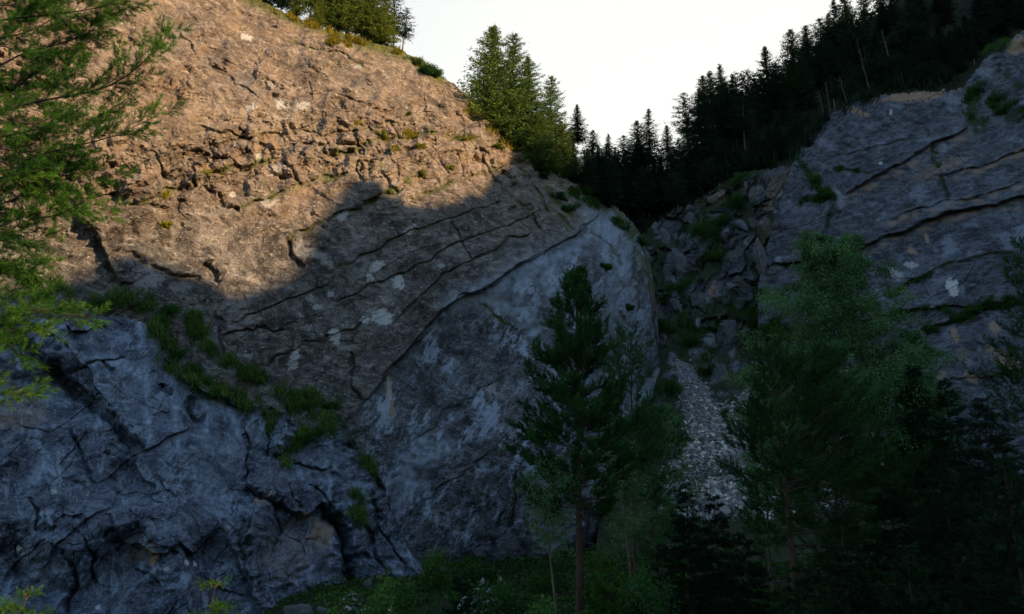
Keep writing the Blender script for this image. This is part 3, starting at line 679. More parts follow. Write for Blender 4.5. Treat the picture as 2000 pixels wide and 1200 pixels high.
# ---- broken gully wall between the two cliffs
GU_RAILS = [(1240, 470, 1150, 1180), (1275, 440, 1220, 1180), (1310, 412, 1290, 1180), (1350, 400, 1370, 1180), (1400, 368, 1450, 1180), (1450, 340, 1530, 1180), (1500, 330, 1610, 1180), (1540, 325, 1700, 1180), (1580, 330, 1800, 1180)]
GU_CTRL = [(1240, 470, 150), (1310, 412, 150), (1300, 550, 135), (1300, 700, 118), (1320, 960, 84), (1300, 1180, 56), (1600, 1180, 54), (1800, 1180, 54), (1400, 368, 148), (1400, 550, 130), (1400, 700, 115), (1420, 960, 84), (1500, 330, 142), (1500, 550, 125), (1540, 750, 106), (1580, 950, 84), (1760, 950, 80), (1600, 330, 140), (1450, 640, 118)]
SCREE = [(1318, 698), (1345, 710), (1375, 750), (1400, 790), (1440, 790), (1460, 760), (1475, 700), (1482, 700), (1480, 800), (1500, 900), (1540, 1010), (1290, 1010), (1310, 930), (1345, 850), (1330, 780), (1322, 730)]
def gu_detail(px, py, B):
    d = np.zeros(px.shape); moss = np.zeros(px.shape); pale = np.zeros(px.shape); tan = np.zeros(px.shape)
    U = px*0.08; Vv = (1200-py)*0.08
    U2 = U+fbm(U/4, Vv/4, 3, 611)*1.5; V2 = Vv+fbm(U/4, Vv/4, 3, 612)*1.5
    a = math.radians(62); s = U2*math.cos(a)+V2*math.sin(a); t = -U2*math.sin(a)+V2*math.cos(a)
    crag = sm(720, 640, py)
    d += fbm(U/6, Vv/6, 4, 621)*2.0*(0.25+crag)
    f1, e1 = facets(s/4, t/1.9, 631, 1.4, 0.6); bb, be, bf = blocks(s/5.5, t/1.5, 634, 1.2); d += bb*1.5*crag+f1*0.9*crag
    f2, e2 = facets(s/1.7, t/0.9, 641, 1.3, 0.5); d += f2*0.6*(0.1+crag)
    f3, e3 = facets(U2/0.7, V2/0.5, 651, 1.3, 0.5); d += f3*0.2*(0.3+crag)
    m = sm(-0.10, 0.12, fbm(U/4.5, Vv/4.5, 5, 660)+0.15*(f1 < 0)-0.06)
    soil = 1-crag
    moss = np.clip(m*crag+soil*sm(-0.3, 0.1, fbm(U/2, Vv/2, 4, 664)), 0, 1)
    moss = np.maximum(moss, sm(985, 1020, py)); w = noise2(px/14, py/14, 668)*9
    scr = in_poly(px+w, py+w, SCREE)
    moss = np.where(scr, 0, moss); lite = np.where(scr, 0.5, 0.6*sm(0, .4, fbm(U2/2, V2/2, 5, 669)))
    blob(px, py, [(1500, 460, 14, 24, 0, .7), (1400, 385, 30, 14, 30, .7), (1520, 365, 14, 34, -40, .8), (1392, 568, 8, 16, -20, .8), (1500, 400, 10, 12, 0, .5)], tan, 670)
    return d, dict(lite=lite, pale=pale, tan=tan, moss=moss)
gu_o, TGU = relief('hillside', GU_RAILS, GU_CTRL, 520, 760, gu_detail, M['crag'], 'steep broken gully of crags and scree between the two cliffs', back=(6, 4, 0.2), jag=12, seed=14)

# ---- wooded slope above and behind
HL_RAILS = [(1040, 330, 1040, 480), (1150, 380, 1150, 520), (1230, 385, 1230, 560), (1300, 385, 1300, 560), (1360, 290, 1360, 500), (1420, 235, 1420, 480), (1500, 180, 1500, 440), (1570, 130, 1590, 400), (1660, 60, 1680, 360), (1760, 0, 1800, 320), (1900, -90, 1960, 250), (2100, -190, 2200, 160), (2350, -320, 2450, 100)]
HL_CTRL = [(1040, 330, 150), (1040, 480, 135), (1230, 385, 170), (1230, 560, 150), (1360, 290, 176), (1360, 500, 150), (1500, 180, 178), (1500, 440, 145), (1660, 60, 178), (1680, 360, 142), (1760, 0, 176), (1800, 320, 140), (2100, -190, 180), (2200, 160, 140), (2350, -320, 190), (2450, 100, 140)]
def hl_detail(px, py, B):
    U = px*0.1; Vv = py*0.1
    return fbm(U/8, Vv/8, 5, 701)*2.0, {}
hl_o, THL = relief('hill', HL_RAILS, HL_CTRL, 300, 120, hl_detail, M['soil'], 'steep dark wooded slope rising right above the cliffs', back=(7, 8, 0.1), jag=4, seed=19)

# ---- ground: one sheet to the horizon, dropping from the viewpoint to the foot of the cliffs
def ground_z(x, y):
    x = np.asarray(x, float); y = np.asarray(y, float)
    r = np.interp(y, [-400, -20, 0, 10, 30, 50, 64, 80, 110, 6000], [8, 0, -1.8, -2.5, -3.6, -3.8, -3.2, -2.8, -2.5, -2.5])
    r = r-2.2*np.clip((-x/np.maximum(y, 3)-0.22)/0.14, 0, 1)*np.clip((y-4)/6, 0, 1)*np.clip((60-y)/15, 0, 1)
    return r+fbm(x/9, y/9, 4, 801)*0.7+fbm(x/1.5, y/1.5, 3, 803)*0.12
xs = np.concatenate([-np.geomspace(5000, 75, 14), np.linspace(-70, 110, 360), np.geomspace(115, 5000, 14)])
ys = np.concatenate([-np.geomspace(4000, 30, 14), np.linspace(-25, 125, 300), np.geomspace(130, 5000, 14)])
GX, GY = np.meshgrid(xs, ys)
gz = ground_z(GX, GY)
g_o = mesh_np('ground', np.stack([GX, GY, gz], -1).reshape(-1, 3), grid_faces(len(xs), len(ys)), M['soil'], smooth=True)
tag(g_o, 'dark earth floor of the valley below the cliffs', kind='structure')

# ---- the mountain across the valley, right of and behind the viewpoint: its unseen crest is shaped to keep the low sun to the upper slab
SHADOW = [(-200, 550), (0, 560), (100, 562), (170, 532), (220, 500), (270, 498), (330, 520), (400, 542), (440, 568), (500, 556), (560, 542), (598, 508), (612, 460), (632, 415), (655, 382), (680, 355), (705, 345), (728, 352), (750, 374), (790, 388), (850, 396), (895, 398), (930, 378), (960, 345), (985, 320), (1010, 300), (1040, 300), (1080, 330), (1110, 340)]
sp = np.array(SHADOW, float); Pb = P(sp[:, 0], sp[:, 1], TMAIN(sp[:, 0], sp[:, 1]))
X0 = 170.0; tt = (X0-Pb[:, 0])/SUN.x
cy_ = Pb[:, 1]+SUN.y*tt; cz_ = Pb[:, 2]+SUN.z*tt
o_ = np.argsort(cy_); cy_ = cy_[o_]; cz_ = cz_[o_]
print('crest', list(zip(cy_.round(1), cz_.round(1))))
ye = np.concatenate([[-900, -400, -180, cy_[0]-11], cy_, [cy_[-1]+5, cy_[-1]+10, cy_[-1]+25, 60, 98, 117, 135, 180, 300, 700]])
ze = np.concatenate([[60, 45, 45, 45], cz_, [cz_[-1]+3, cz_[-1]+14, cz_[-1]+30, 152, 150, 156, 159, 166, 120, 30]])
yy = np.concatenate([np.linspace(-900, -185, 40), np.linspace(-180, 130, 620), np.linspace(135, 700, 60)])
crest = np.interp(yy, ye, ze)+fbm(yy/7, yy*0, 4, 905, 0.6)*1.8
foot = np.full(len(yy), 42.0)+np.clip(yy-20, 0, 200)*0.6
uu = np.array([1.0, .92, .80, .66, .52, .40, .30, .20, .12, .05, .02, 0]); fall = np.array([1.06, .97, .88, .76, .62, .49, .38, .26, .16, .07, .03, 0, 0.02, 0.05, 0.2, 0.5, 0.9, 1.1])
HX = np.concatenate([X0-(X0-foot)[None]*uu[:, None], X0+np.repeat(np.array([3, 10, 40, 120, 400, 1200.])[:, None], len(yy), 1)], 0); HY = np.repeat(yy[None], len(HX), 0)
HZ = crest[None]*(1-fall[:, None])+fbm(HX/20, HY/20, 4, 901)*6*np.minimum(fall, .5)[:, None]-fall[:, None]*8
h_o = mesh_np('mountain', np.stack([HX, HY, HZ], -1).reshape(-1, 3), grid_faces(len(yy), len(HX)), M['soil'], smooth=True)
tag(h_o, 'unseen wooded mountainside to the right, its crest shaped to shade the slab', kind='structure')
#@@TREES
# ------------------------------------------------------------------ where things stand
bpy.context.view_layer.update()
CAMP = Vector((0, 0, CAMZ))
def hit(px, py, objs):
    """surface seen at a photo pixel on one of the given sheets"""
    d = Vector(P(px, py, 1.0)-np.array([0, 0, CAMZ])).normalized(); best = None
    for o in objs:
        ok, loc, nor, _ = o.ray_cast(CAMP, d)
        if ok and (best is None or (loc-CAMP).length < (best[0]-CAMP).length): best = (loc.copy(), nor.copy())
    return best
def drop(x, y, objs):
    best = None
    for o in objs:
        ok, loc, nor, _ = o.ray_cast(Vector((x, y, 400)), Vector((0, 0, -1)))
        if ok and (best is None or loc.z > best.z): best = loc.copy()
    return best

# ------------------------------------------------------------------ foliage and wood
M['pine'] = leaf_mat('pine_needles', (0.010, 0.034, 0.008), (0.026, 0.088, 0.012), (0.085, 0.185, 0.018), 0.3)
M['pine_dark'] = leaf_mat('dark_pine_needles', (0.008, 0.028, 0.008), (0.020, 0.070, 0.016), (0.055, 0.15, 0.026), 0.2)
M['pine_shade'] = leaf_mat('shade_tinted_pine_needles', (0.006, 0.018, 0.006), (0.014, 0.046, 0.012), (0.032, 0.09, 0.018), 0.15)  # dim copy of the pine needles, deep shade put into the colour
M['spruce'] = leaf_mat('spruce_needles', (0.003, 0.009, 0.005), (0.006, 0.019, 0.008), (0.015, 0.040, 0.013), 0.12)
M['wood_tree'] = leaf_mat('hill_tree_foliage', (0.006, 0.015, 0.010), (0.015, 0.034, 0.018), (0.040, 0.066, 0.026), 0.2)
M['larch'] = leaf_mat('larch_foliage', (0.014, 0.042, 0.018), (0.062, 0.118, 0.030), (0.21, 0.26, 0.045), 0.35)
M['sunny'] = leaf_mat('sun_tinted_pine_foliage', (0.04, 0.075, 0.015), (0.13, 0.18, 0.03), (0.28, 0.30, 0.05), 0.35)  # brightened foliage for the crest pines, sunlight put into the colour
M['birch'] = leaf_mat('birch_leaves', (0.03, 0.085, 0.026), (0.085, 0.19, 0.065), (0.19, 0.35, 0.13), 0.35, 0.4)
M['bush'] = leaf_mat('bush_leaves', (0.013, 0.042, 0.008), (0.040, 0.11, 0.016), (0.12, 0.23, 0.03), 0.3)
M['under'] = leaf_mat('undergrowth_leaves', (0.008, 0.028, 0.006), (0.026, 0.075, 0.012), (0.075, 0.16, 0.03), 0.25)
M['yellow'] = leaf_mat('sun_tinted_bush_leaves', (0.06, 0.085, 0.012), (0.16, 0.18, 0.02), (0.30, 0.26, 0.03), 0.3)  # brighter, yellower bush leaves with sunshine put into the colour
M['grass'] = leaf_mat('ledge_grass', (0.02, 0.05, 0.010), (0.065, 0.13, 0.022), (0.16, 0.22, 0.04), 0.3)
M['dry'] = leaf_mat('crest_grass', (0.10, 0.11, 0.015), (0.22, 0.19, 0.02), (0.34, 0.24, 0.03), 0.3)
M['bark'] = bark_mat('pine_bark', (0.028, 0.018, 0.013), (0.075, 0.042, 0.027))
M['bark_dark'] = bark_mat('dark_bark', (0.018, 0.014, 0.011), (0.05, 0.036, 0.028))
M['bark_grey'] = bark_mat('grey_bark', (0.05, 0.045, 0.04), (0.15, 0.135, 0.12), 6)
M['bark_dead'] = bark_mat('weathered_bark', (0.03, 0.027, 0.024), (0.085, 0.075, 0.065), 6)
M['bark_pale'] = bark_mat('birch_bark', (0.04, 0.033, 0.022), (0.15, 0.12, 0.08), 9)

def unit(v): return v/(np.linalg.norm(v, axis=-1, keepdims=True)+1e-12)
R_ = np.random.default_rng(21)

class Wood:
    def __init__(s): s.V = []; s.F = []; s.n = 0
    def tube(s, pts, r0, r1, k=5, wob=0.0):
        pts = np.asarray(pts, float); m = len(pts); t = unit(np.gradient(pts, axis=0))
        up = np.where(np.abs(t[:, 2:3]) > 0.9, np.array([[1., 0, 0]]), np.array([[0, 0, 1.]]))
        a = unit(np.cross(t, up)); b = np.cross(t, a)
        r = (r0+(r1-r0)*np.linspace(0, 1, m))[:, None, None]
        an = np.arange(k)*2*np.pi/k
        ring = pts[:, None]+r*(np.cos(an)[None, :, None]*a[:, None]+np.sin(an)[None, :, None]*b[:, None])
        if wob: ring = ring+R_.normal(0, wob, ring.shape)*r
        s.V.append(ring.reshape(-1, 3)); i = np.arange(m*k).reshape(m, k)+s.n; j = np.roll(i, -1, 1)
        s.F.append(np.stack([i[:-1], j[:-1], j[1:], i[1:]], -1).reshape(-1, 4)); s.n += m*k
    def build(s, name, mat, parent, smooth=True):
        return mesh_np(name, np.concatenate(s.V), np.concatenate(s.F), mat, parent, smooth=smooth)

def needles(B, D, L, n, nl, w, v, open_=0.75):
    """tufts: n thin needles round each shoot (base B, direction D, length L)"""
    m = len(B); B = np.repeat(B, n, 0); Dn = np.repeat(unit(D), n, 0); Ln = np.repeat(L, n)[:, None]; vv = np.repeat(v, n)
    t = R_.random((m*n, 1))
    q = unit(R_.normal(size=(m*n, 3))); q = unit(q-Dn*(q*Dn).sum(1, keepdims=True))
    base = B+Dn*Ln*t
    d = unit(Dn*(1-open_*0.6+0.35*t)+q*open_*(1.0-0.35*t))
    ll = nl*(0.75+0.5*R_.random((m*n, 1)))
    side = unit(np.cross(d, R_.normal(size=(m*n, 3))))*w*0.5
    V = np.stack([base-side, base+side, base+d*ll], 1).reshape(-1, 3)
    F = np.arange(m*n*3).reshape(-1, 3)
    vv = np.repeat(np.clip(vv+R_.normal(0, 0.10, m*n)+0.15*t[:, 0], 0, 1), 3)
    return V, F, vv

def leaves(Pc, size, v, flat=0.0, aspect=0.7, out_dir=None):
    """one quad leaf (or leafy twig) at every point, folded to catch the light differently"""
    m = len(Pc); a = R_.normal(size=(m, 3))
    if out_dir is not None: a = a*0.55+out_dir
    a = unit(a); n = R_.normal(size=(m, 3)); n[:, 2] += flat; b = unit(np.cross(n, a))
    s = (size*(0.6+0.8*R_.random(m)))[:, None] if np.ndim(size) else size*(0.6+0.8*R_.random((m, 1)))
    V = np.stack([Pc-a*s*0.5, Pc+b*s*aspect*0.5-a*s*0.05, Pc+a*s*0.5, Pc-b*s*aspect*0.5-a*s*0.05], 1).reshape(-1, 3)
    return V, np.arange(m*4).reshape(-1, 4), np.repeat(np.clip(v, 0, 1), 4)

def rot_about(v, ax, an):
    c, s = math.cos(an), math.sin(an); return v*c+np.cross(ax, v)*s+ax*np.dot(ax, v)*(1-c)

def spray(W_, SH, path, r0, every, sec, shoot, start=0.2, plane=0.5, lift=0.15, v0=0.5, rsec=0.25):
    """a conifer bough: side branches on a main stem, each set with short needled shoots"""
    path = np.asarray(path, float)
    W_.tube(path, r0, r0*0.18, 5)
    seg = np.linalg.norm(np.diff(path, axis=0), axis=1); cum = np.r_[0, np.cumsum(seg)]; L = cum[-1]
    n = max(2, int(L*(1-start)/every)); side = 1
    for k in range(n+1):
        s = (start+(1-start)*(k+R_.random()*0.6)/(n+0.6))*L; s = min(s, L*0.995)
        p = np.array([np.interp(s, cum, path[:, c]) for c in range(3)])
        q = np.array([np.interp(min(s+0.02*L, L), cum, path[:, c]) for c in range(3)]); q0 = np.array([np.interp(max(s-0.02*L, 0), cum, path[:, c]) for c in range(3)])
        t = unit(q-q0); side = -side
        h = unit(np.cross(t, [0, 0, 1.0]))*side
        ax = unit(h*plane+R_.normal(size=3)*(1-plane)*0.9); ax = unit(ax-t*np.dot(ax, t))
        d = unit(t*math.cos(0.85)+ax*math.sin(0.85))
        ln = sec*(1.05-0.75*s/L)*(0.55+0.7*R_.random())
        m = 5; pts = [p]; dd = d.copy()
        for j in range(m):
            dd = unit(dd+t*0.10+np.array([0, 0, lift*0.5])+R_.normal(0, 0.07, 3)); pts.append(pts[-1]+dd*ln/m)
        pts = np.array(pts); W_.tube(pts, r0*rsec*(1.1-0.6*s/L), r0*rsec*0.3, 4)
        ns = max(2, int(ln/(shoot*0.42)))
        vb = v0+R_.normal(0, 0.20)
        for j in range(ns+1):
            u = 0.22+0.78*j/ns; i_ = min(u*m, m-1e-3); a_ = int(i_); b = pts[a_]+(pts[a_+1]-pts[a_])*(i_-a_)
            tt_ = unit(pts[a_+1]-pts[a_]); x = unit(R_.normal(size=3)); x = unit(x-tt_*np.dot(x, tt_))
            w = 0.0 if j == ns else 0.75
            sd = unit(tt_*math.cos(w)+x*math.sin(w)+np.array([0, 0, lift]))
            SH.append((b, sd, shoot*(0.7+0.5*R_.random()), vb+0.18*(u-0.5)))

def shoots_mesh(SH, n, nl, w, name, mat, parent, open_=0.75):
    B = np.array([s[0] for s in SH]); D = np.array([s[1] for s in SH]); L = np.array([s[2] for s in SH]); v = np.array([s[3] for s in SH])
    V, F, vv = needles(B, D, L, n, nl, w, v, open_)
    return mesh_np(name, V, F, mat, parent, attrs={'v': vv})

# ------------------------------------------------------------------ prototypes of the far trees
def far_tree(name, H, R, cb, prof, whorls, nb, droop, cs, cpb, qpc, mat, bark, tr=0.012, skip=0.1, asp=0.45, lean=0.0, fork=False, hang=0.3, seed=0, stub=True):
    """trunk > crown; prof(t) crown radius from 0 (crown base) to 1 (tip)"""
    global R_
    R_ = np.random.default_rng(seed); r = R_
    root = empty(name, (0, 0, 0)); wd = Wood()
    zz = np.linspace(0, H*0.97, 9); bx = lean*H*(zz/H)**2+np.cumsum(r.normal(0, 0.003*H, 9)); by = np.cumsum(r.normal(0, 0.003*H, 9)); bx[0] = by[0] = 0
    wd.tube(np.stack([bx, by, zz], 1), H*tr, H*tr*0.12, 6)
    PC = []; OD = []; VV = []
    for k in range(whorls):
        t = (k+r.random()*0.5)/whorls; z = cb*H+(1-cb)*H*t
        nn = max(3, int(nb*(0.6+0.4*(1-t))))
        c0 = np.array([np.interp(z, zz, bx), np.interp(z, zz, by), z]); a0 = r.random()*6.28
        wr = prof(t)*R*(0.82+0.3*r.random())
        for i in range(nn):
            if r.random() < skip: continue
            a = a0+i*2*np.pi/nn+r.normal(0, 0.25); ln = wr*(0.45+0.8*r.random())+0.08
            s = (np.arange(cpb)+r.random(cpb))/cpb; s = s**0.75
            el = droop*(0.4-t)+r.normal(0, 0.12)
            x = s*ln; dz = x*(-el)-0.05*H*0.2*hang*np.sin(s*3.0)+0.12*ln*s**3
            pts = c0+np.stack([np.cos(a)*x, np.sin(a)*x, dz], 1)
            if i % 2 == 0: wd.tube(np.stack([c0, pts[cpb//2], pts[-1]]), H*tr*0.18*(1-t)+0.01, 0.008, 3)
            vb = 0.5+r.normal(0, 0.16)
            for p, u in zip(pts, s):
                sp_ = cs*(0.45+0.9*(1-t))
                q = p+r.normal(0, 1, (qpc, 3))*np.array([sp_*0.55, sp_*0.55, sp_*0.32])*(0.5+0.7*u)
                q[:, 2] -= hang*sp_*r.random(qpc)*0.8
                PC.append(q); OD.append(np.repeat([[np.cos(a)*0.8, np.sin(a)*0.8, -0.25*hang]], qpc, 0)); VV.append(np.full(qpc, vb+0.12*(u-0.5))+r.normal(0, 0.1, qpc))
    if stub:
        for k in range(10):
            z = H*(0.1+(cb)*0.9*r.random()); a = r.random()*6.28; l = R*0.35*r.random()+0.3
            wd.tube([[0, 0, z], [np.cos(a)*l*.5, np.sin(a)*l*.5, z+.05], [np.cos(a)*l, np.sin(a)*l, z-0.1*l]], 0.03, 0.01, 3)
    PC = np.concatenate(PC); V, F, vv = leaves(PC, cs*(1.15-0.75*np.clip(PC[:, 2]/H, 0, 1)), np.concatenate(VV), 0.6, asp, np.concatenate(OD))
    wd.build('trunk', M[bark], root); mesh_np('crown', V, F, M[mat], root, attrs={'v': vv})
    return root

spr = lambda t: (1-t)**0.9*min(1, 0.55+t*3)
col = lambda t: (1-t**2.2)**0.9*min(1, 0.6+t*2.5)
rnd = lambda t: math.sqrt(max(0, 1-(2*t-0.95)**2))*0.9+0.1
PR = {}
PR['spruce'] = [far_tree('spruce', 18, 3.9, 0.08, spr, 44, 9, 0.9, 0.36, 7, 8, 'spruce', 'bark_dark', seed=11),
                far_tree('spruce', 18, 3.3, 0.10, spr, 40, 8, 1.0, 0.36, 6, 8, 'spruce', 'bark_dark', seed=12, skip=0.2)]
PR['fir'] = [far_tree('conifer', 18, 3.3, 0.16, lambda t: (1-t)**0.62*min(1, .6+2.5*t), 40, 9, 0.6, 0.40, 7, 8, 'wood_tree', 'bark_dark', seed=13, skip=0.15),
             far_tree('conifer', 18, 2.9, 0.25, lambda t: (1-t)**0.7*min(1, .6+2.5*t), 36, 8, 0.7, 0.40, 6, 8, 'wood_tree', 'bark_grey', seed=14, skip=0.25)]
PR['pine'] = [far_tree('pine', 16, 3.6, 0.28, lambda t: (1-t)**0.5*min(1, .5+2*t), 28, 8, 0.0, 0.36, 6, 11, 'wood_tree', 'bark_dark', seed=15, skip=0.28, hang=0.0),
              far_tree('pine', 16, 3.2, 0.34, lambda t: (1-t)**0.45*min(1, .5+2*t), 24, 7, -0.2, 0.36, 6, 11, 'wood_tree', 'bark_grey', seed=16, skip=0.32, hang=0.0, lean=0.02)]
PR['larch'] = [far_tree('larch', 17, 3.2, 0.08, lambda t: (1-t**1.6)**0.75*min(1, .65+2*t), 54, 11, 0.6, 0.27, 9, 9, 'larch', 'bark_dark', seed=17, skip=0.10, hang=0.5),
               far_tree('larch', 17, 3.0, 0.05, lambda t: (1-t)**0.55*min(1, .6+3*t), 54, 11, 0.7, 0.26, 9, 9, 'larch', 'bark_grey', seed=18, skip=0.12, hang=0.6)]
PR['broad'] = [far_tree('broadleaf_tree', 12, 3.6, 0.15, rnd, 24, 9, -0.4, 0.34, 7, 9, 'wood_tree', 'bark_grey', seed=19, skip=0.15, hang=0, asp=0.7)]
PR['sunny'] = [far_tree('pine', 14, 3.6, 0.07, lambda t: (1-t)**0.45*min(1, .7+2*t), 42, 10, 0.0, 0.30, 7, 12, 'sunny', 'bark', seed=20, skip=0.1, hang=0.0),
               far_tree('pine', 14, 3.2, 0.10, lambda t: (1-t)**0.5*min(1, .6+2*t), 38, 9, 0.1, 0.30, 7, 12, 'sunny', 'bark', seed=22, skip=0.15, hang=0.0, lean=0.03)]
for l_ in PR.values():
    for p_ in l_: p_.location = (0, 0, -500)
USED = set()
def plant(kind, i, loc, h, label, cat, group=None, rz=None, wide=1.0, sink=0.3):
    src = PR[kind][i % len(PR[kind])]
    o = src if src.name not in USED else copy_tree(src)
    USED.add(src.name)
    H0 = {'spruce': 18, 'fir': 18, 'pine': 16, 'larch': 17, 'broad': 12, 'sunny': 14}[kind]
    s = h/H0; o.location = (loc[0], loc[1], loc[2]-sink); o.scale = (s*wide, s*wide, s)
    o.rotation_euler = (random.gauss(0, 0.02), random.gauss(0, 0.02), random.random()*6.28 if rz is None else rz)
    tag(o, label, cat, group); return o

# ---- wood on the right-hand slope: first the trees whose tips cut the sky, then those below them
SKY = [  # tip px, tip py, height m, kind
 (1127, 205, 9, 'spruce'), (1112, 250, 8, 'fir'), (1155, 255, 10, 'fir'), (1188, 260, 10, 'spruce'), (1222, 262, 12, 'pine'), (1262, 212, 15, 'spruce'), (1243, 235, 12, 'fir'), (1300, 245, 12, 'fir'),
 (1338, 182, 15, 'pine'), (1368, 148, 16, 'fir'), (1385, 140, 16, 'fir'), (1405, 124, 17, 'spruce'), (1430, 145, 15, 'fir'), (1460, 140, 14, 'broad'), (1492, 92, 18, 'spruce'), (1515, 120, 15, 'fir'),
 (1543, 58, 19, 'fir'), (1572, 50, 18, 'fir'), (1600, 35, 19, 'pine'), (1622, 0, 20, 'spruce'), (1650, -5, 20, 'fir'), (1680, -10, 19, 'fir'), (1712, -30, 20, 'spruce'), (1745, -40, 20, 'fir'), (1785, -60, 21, 'spruce')]
ordw = ['first', 'second', 'third', 'fourth', 'fifth', 'sixth', 'seventh', 'eighth', 'ninth', 'tenth', 'eleventh', 'twelfth', 'thirteenth', 'fourteenth', 'fifteenth', 'sixteenth', 'seventeenth', 'eighteenth', 'nineteenth', 'twentieth']
CATN = {'spruce': 'spruce', 'fir': 'conifer', 'pine': 'pine', 'larch': 'larch', 'broad': 'tree', 'sunny': 'pine'}
for k, (x, y, h, kd) in enumerate(SKY):
    Yb = 150+min(max(x-1130, 0), 260)*0.11
    tip = P(x, y, Yb)
    o = plant(kd, k, (tip[0], tip[1], tip[2]-h), h, 'dark %s on the skyline, %s tip from the larches going right' % ({'spruce': 'pointed spruce', 'fir': 'blunt conifer', 'pine': 'round-topped pine', 'broad': 'leafy tree'}[kd], ordw[min(k, 19)] if k < 20 else 'twenty-' + ordw[k-20]), CATN[kd], 'trees along the skyline of the right slope', sink=0, wide=1.55)
for k in range(17):
    x = 1112+k*14+random.uniform(-4, 4); y = 292+random.uniform(-14, 16)+(12 if 1195 < x < 1225 else 0); Yb = 156+random.uniform(0, 6); h = random.uniform(8, 12); tip = P(x, y, Yb)
    plant(['fir', 'spruce', 'pine'][k % 3], k, (tip[0], tip[1], tip[2]-h), h, 'dark conifer low in the notch, %s from the slab side' % ordw[k], 'conifer', 'low conifers filling the notch', sink=0, wide=1.75)
for k, x in enumerate((1176, 1200, 1222, 1240, 1252, 1263, 1275, 1292, 1312)):
    y = 318+random.uniform(-10, 14); tip = P(x, y, 150+random.uniform(0, 5)); h = 11
    plant(['fir', 'spruce'][k % 2], k, (tip[0], tip[1], tip[2]-h), h, 'dark conifer deepest in the notch, %s of the inner row from the left' % ordw[k], 'conifer', 'inner row of conifers in the notch', sink=0, wide=1.7)
rr = random.Random(5); cnt = 0
ZN = [(1200, 'beside the larches'), (1290, 'over the saddle'), (1370, 'above the head of the gully'), (1450, 'above the gully crags'), (1530, 'above the leaning tan slab'), (1600, 'over the right cliff rim'), (1680, 'over the right cliff top, left part'),
      (1760, 'over the right cliff top, middle part'), (1840, 'above the orange broken rock'), (1910, 'above the bush at the top right'), (1970, 'above the rocks at the top right'), (9999, 'at the right edge')]
def zone(x): return next(n for a, n in ZN if x < a)
def wood_label(kind, x, f, h):
    return '%s %s %s, %s' % ('tall' if h > 13.5 else 'middling' if h > 10.5 else 'small', CATN[kind], zone(x), 'wood edge' if f < 0.22 else 'lower wood' if f < 0.5 else 'upper wood' if f < 0.8 else 'under the skyline')
for k in range(2400):
    if cnt >= 165: break
    t = rr.random()
    x = 1100+rr.random()*1000
    lo = np.interp(x, [1100, 1160, 1230, 1290, 1350, 1420, 1500, 1560, 1600, 1650, 1700, 1800, 1880, 1930, 2000, 2100], [350, 395, 430, 425, 400, 365, 330, 318, 270, 205, 188, 172, 150, 100, 55, 10])
    hi = np.interp(x, [1100, 1160, 1230, 1290, 1350, 1420, 1500, 1560, 1620, 1700, 1800, 2000, 2100], [330, 370, 400, 380, 310, 255, 210, 160, 110, 50, 0, -60, -90])
    y = lo+(hi-lo)*(rr.random()**1.2)
    h_ = hit(x, y, [hl_o, rt_o, gu_o, main_o])
    if h_ is None: continue
    loc = h_[0]
    f = (lo-y)/max(1, lo-hi)
    hm = (8+9*f)*(0.7+0.5*rr.random())
    tip = proj(loc+Vector((0, 0, hm)))
    sk = np.interp(tip[0], [s[0] for s in SKY], [s[1] for s in SKY])
    if tip[1] < sk+12: hm *= 0.6; tip = proj(loc+Vector((0, 0, hm)))
    if tip[1] < sk+8: continue
    kd = rr.choice(['spruce', 'fir', 'fir', 'pine', 'broad'] if f < 0.5 else ['spruce', 'fir', 'fir', 'pine'])
    if x < 1300: kd = rr.choice(['spruce', 'fir', 'pine'])
    plant(kd, rr.randrange(2), loc, hm, 'dark '+wood_label(kd, x, f, hm), CATN[kd], 'trees inside the hillside wood', wide=1.1+0.4*rr.random()); cnt += 1

for k in range(120):
    x = 1180+rr.random()*860 if k < 55 else 1680+rr.random()*340
    lo = np.interp(x, [1100, 1160, 1230, 1290, 1350, 1420, 1500, 1560, 1600, 1650, 1700, 1800, 1880, 1930, 2000, 2100], [350, 395, 430, 425, 400, 365, 330, 318, 270, 205, 188, 172, 150, 100, 55, 10])
    h_ = hit(x, lo-4-rr.random()*(34 if x < 1660 else 75), [hl_o, rt_o, gu_o])
    if h_ is None: continue
    kd = rr.choice(['broad', 'broad', 'fir', 'spruce']); hh_ = (2.5+3.5*rr.random())*(1.0 if x < 1660 else 1.5)
    plant(kd, rr.randrange(2), h_[0], hh_, '%s young %s standing at the rim %s' % ('very small' if hh_ < 3.0 else 'low' if hh_ < 4 else 'bushy' if hh_ < 5 else 'slim', CATN[kd], zone(x)), CATN[kd], 'low young trees along the wood edge', wide=1.7, sink=0.28*hh_)

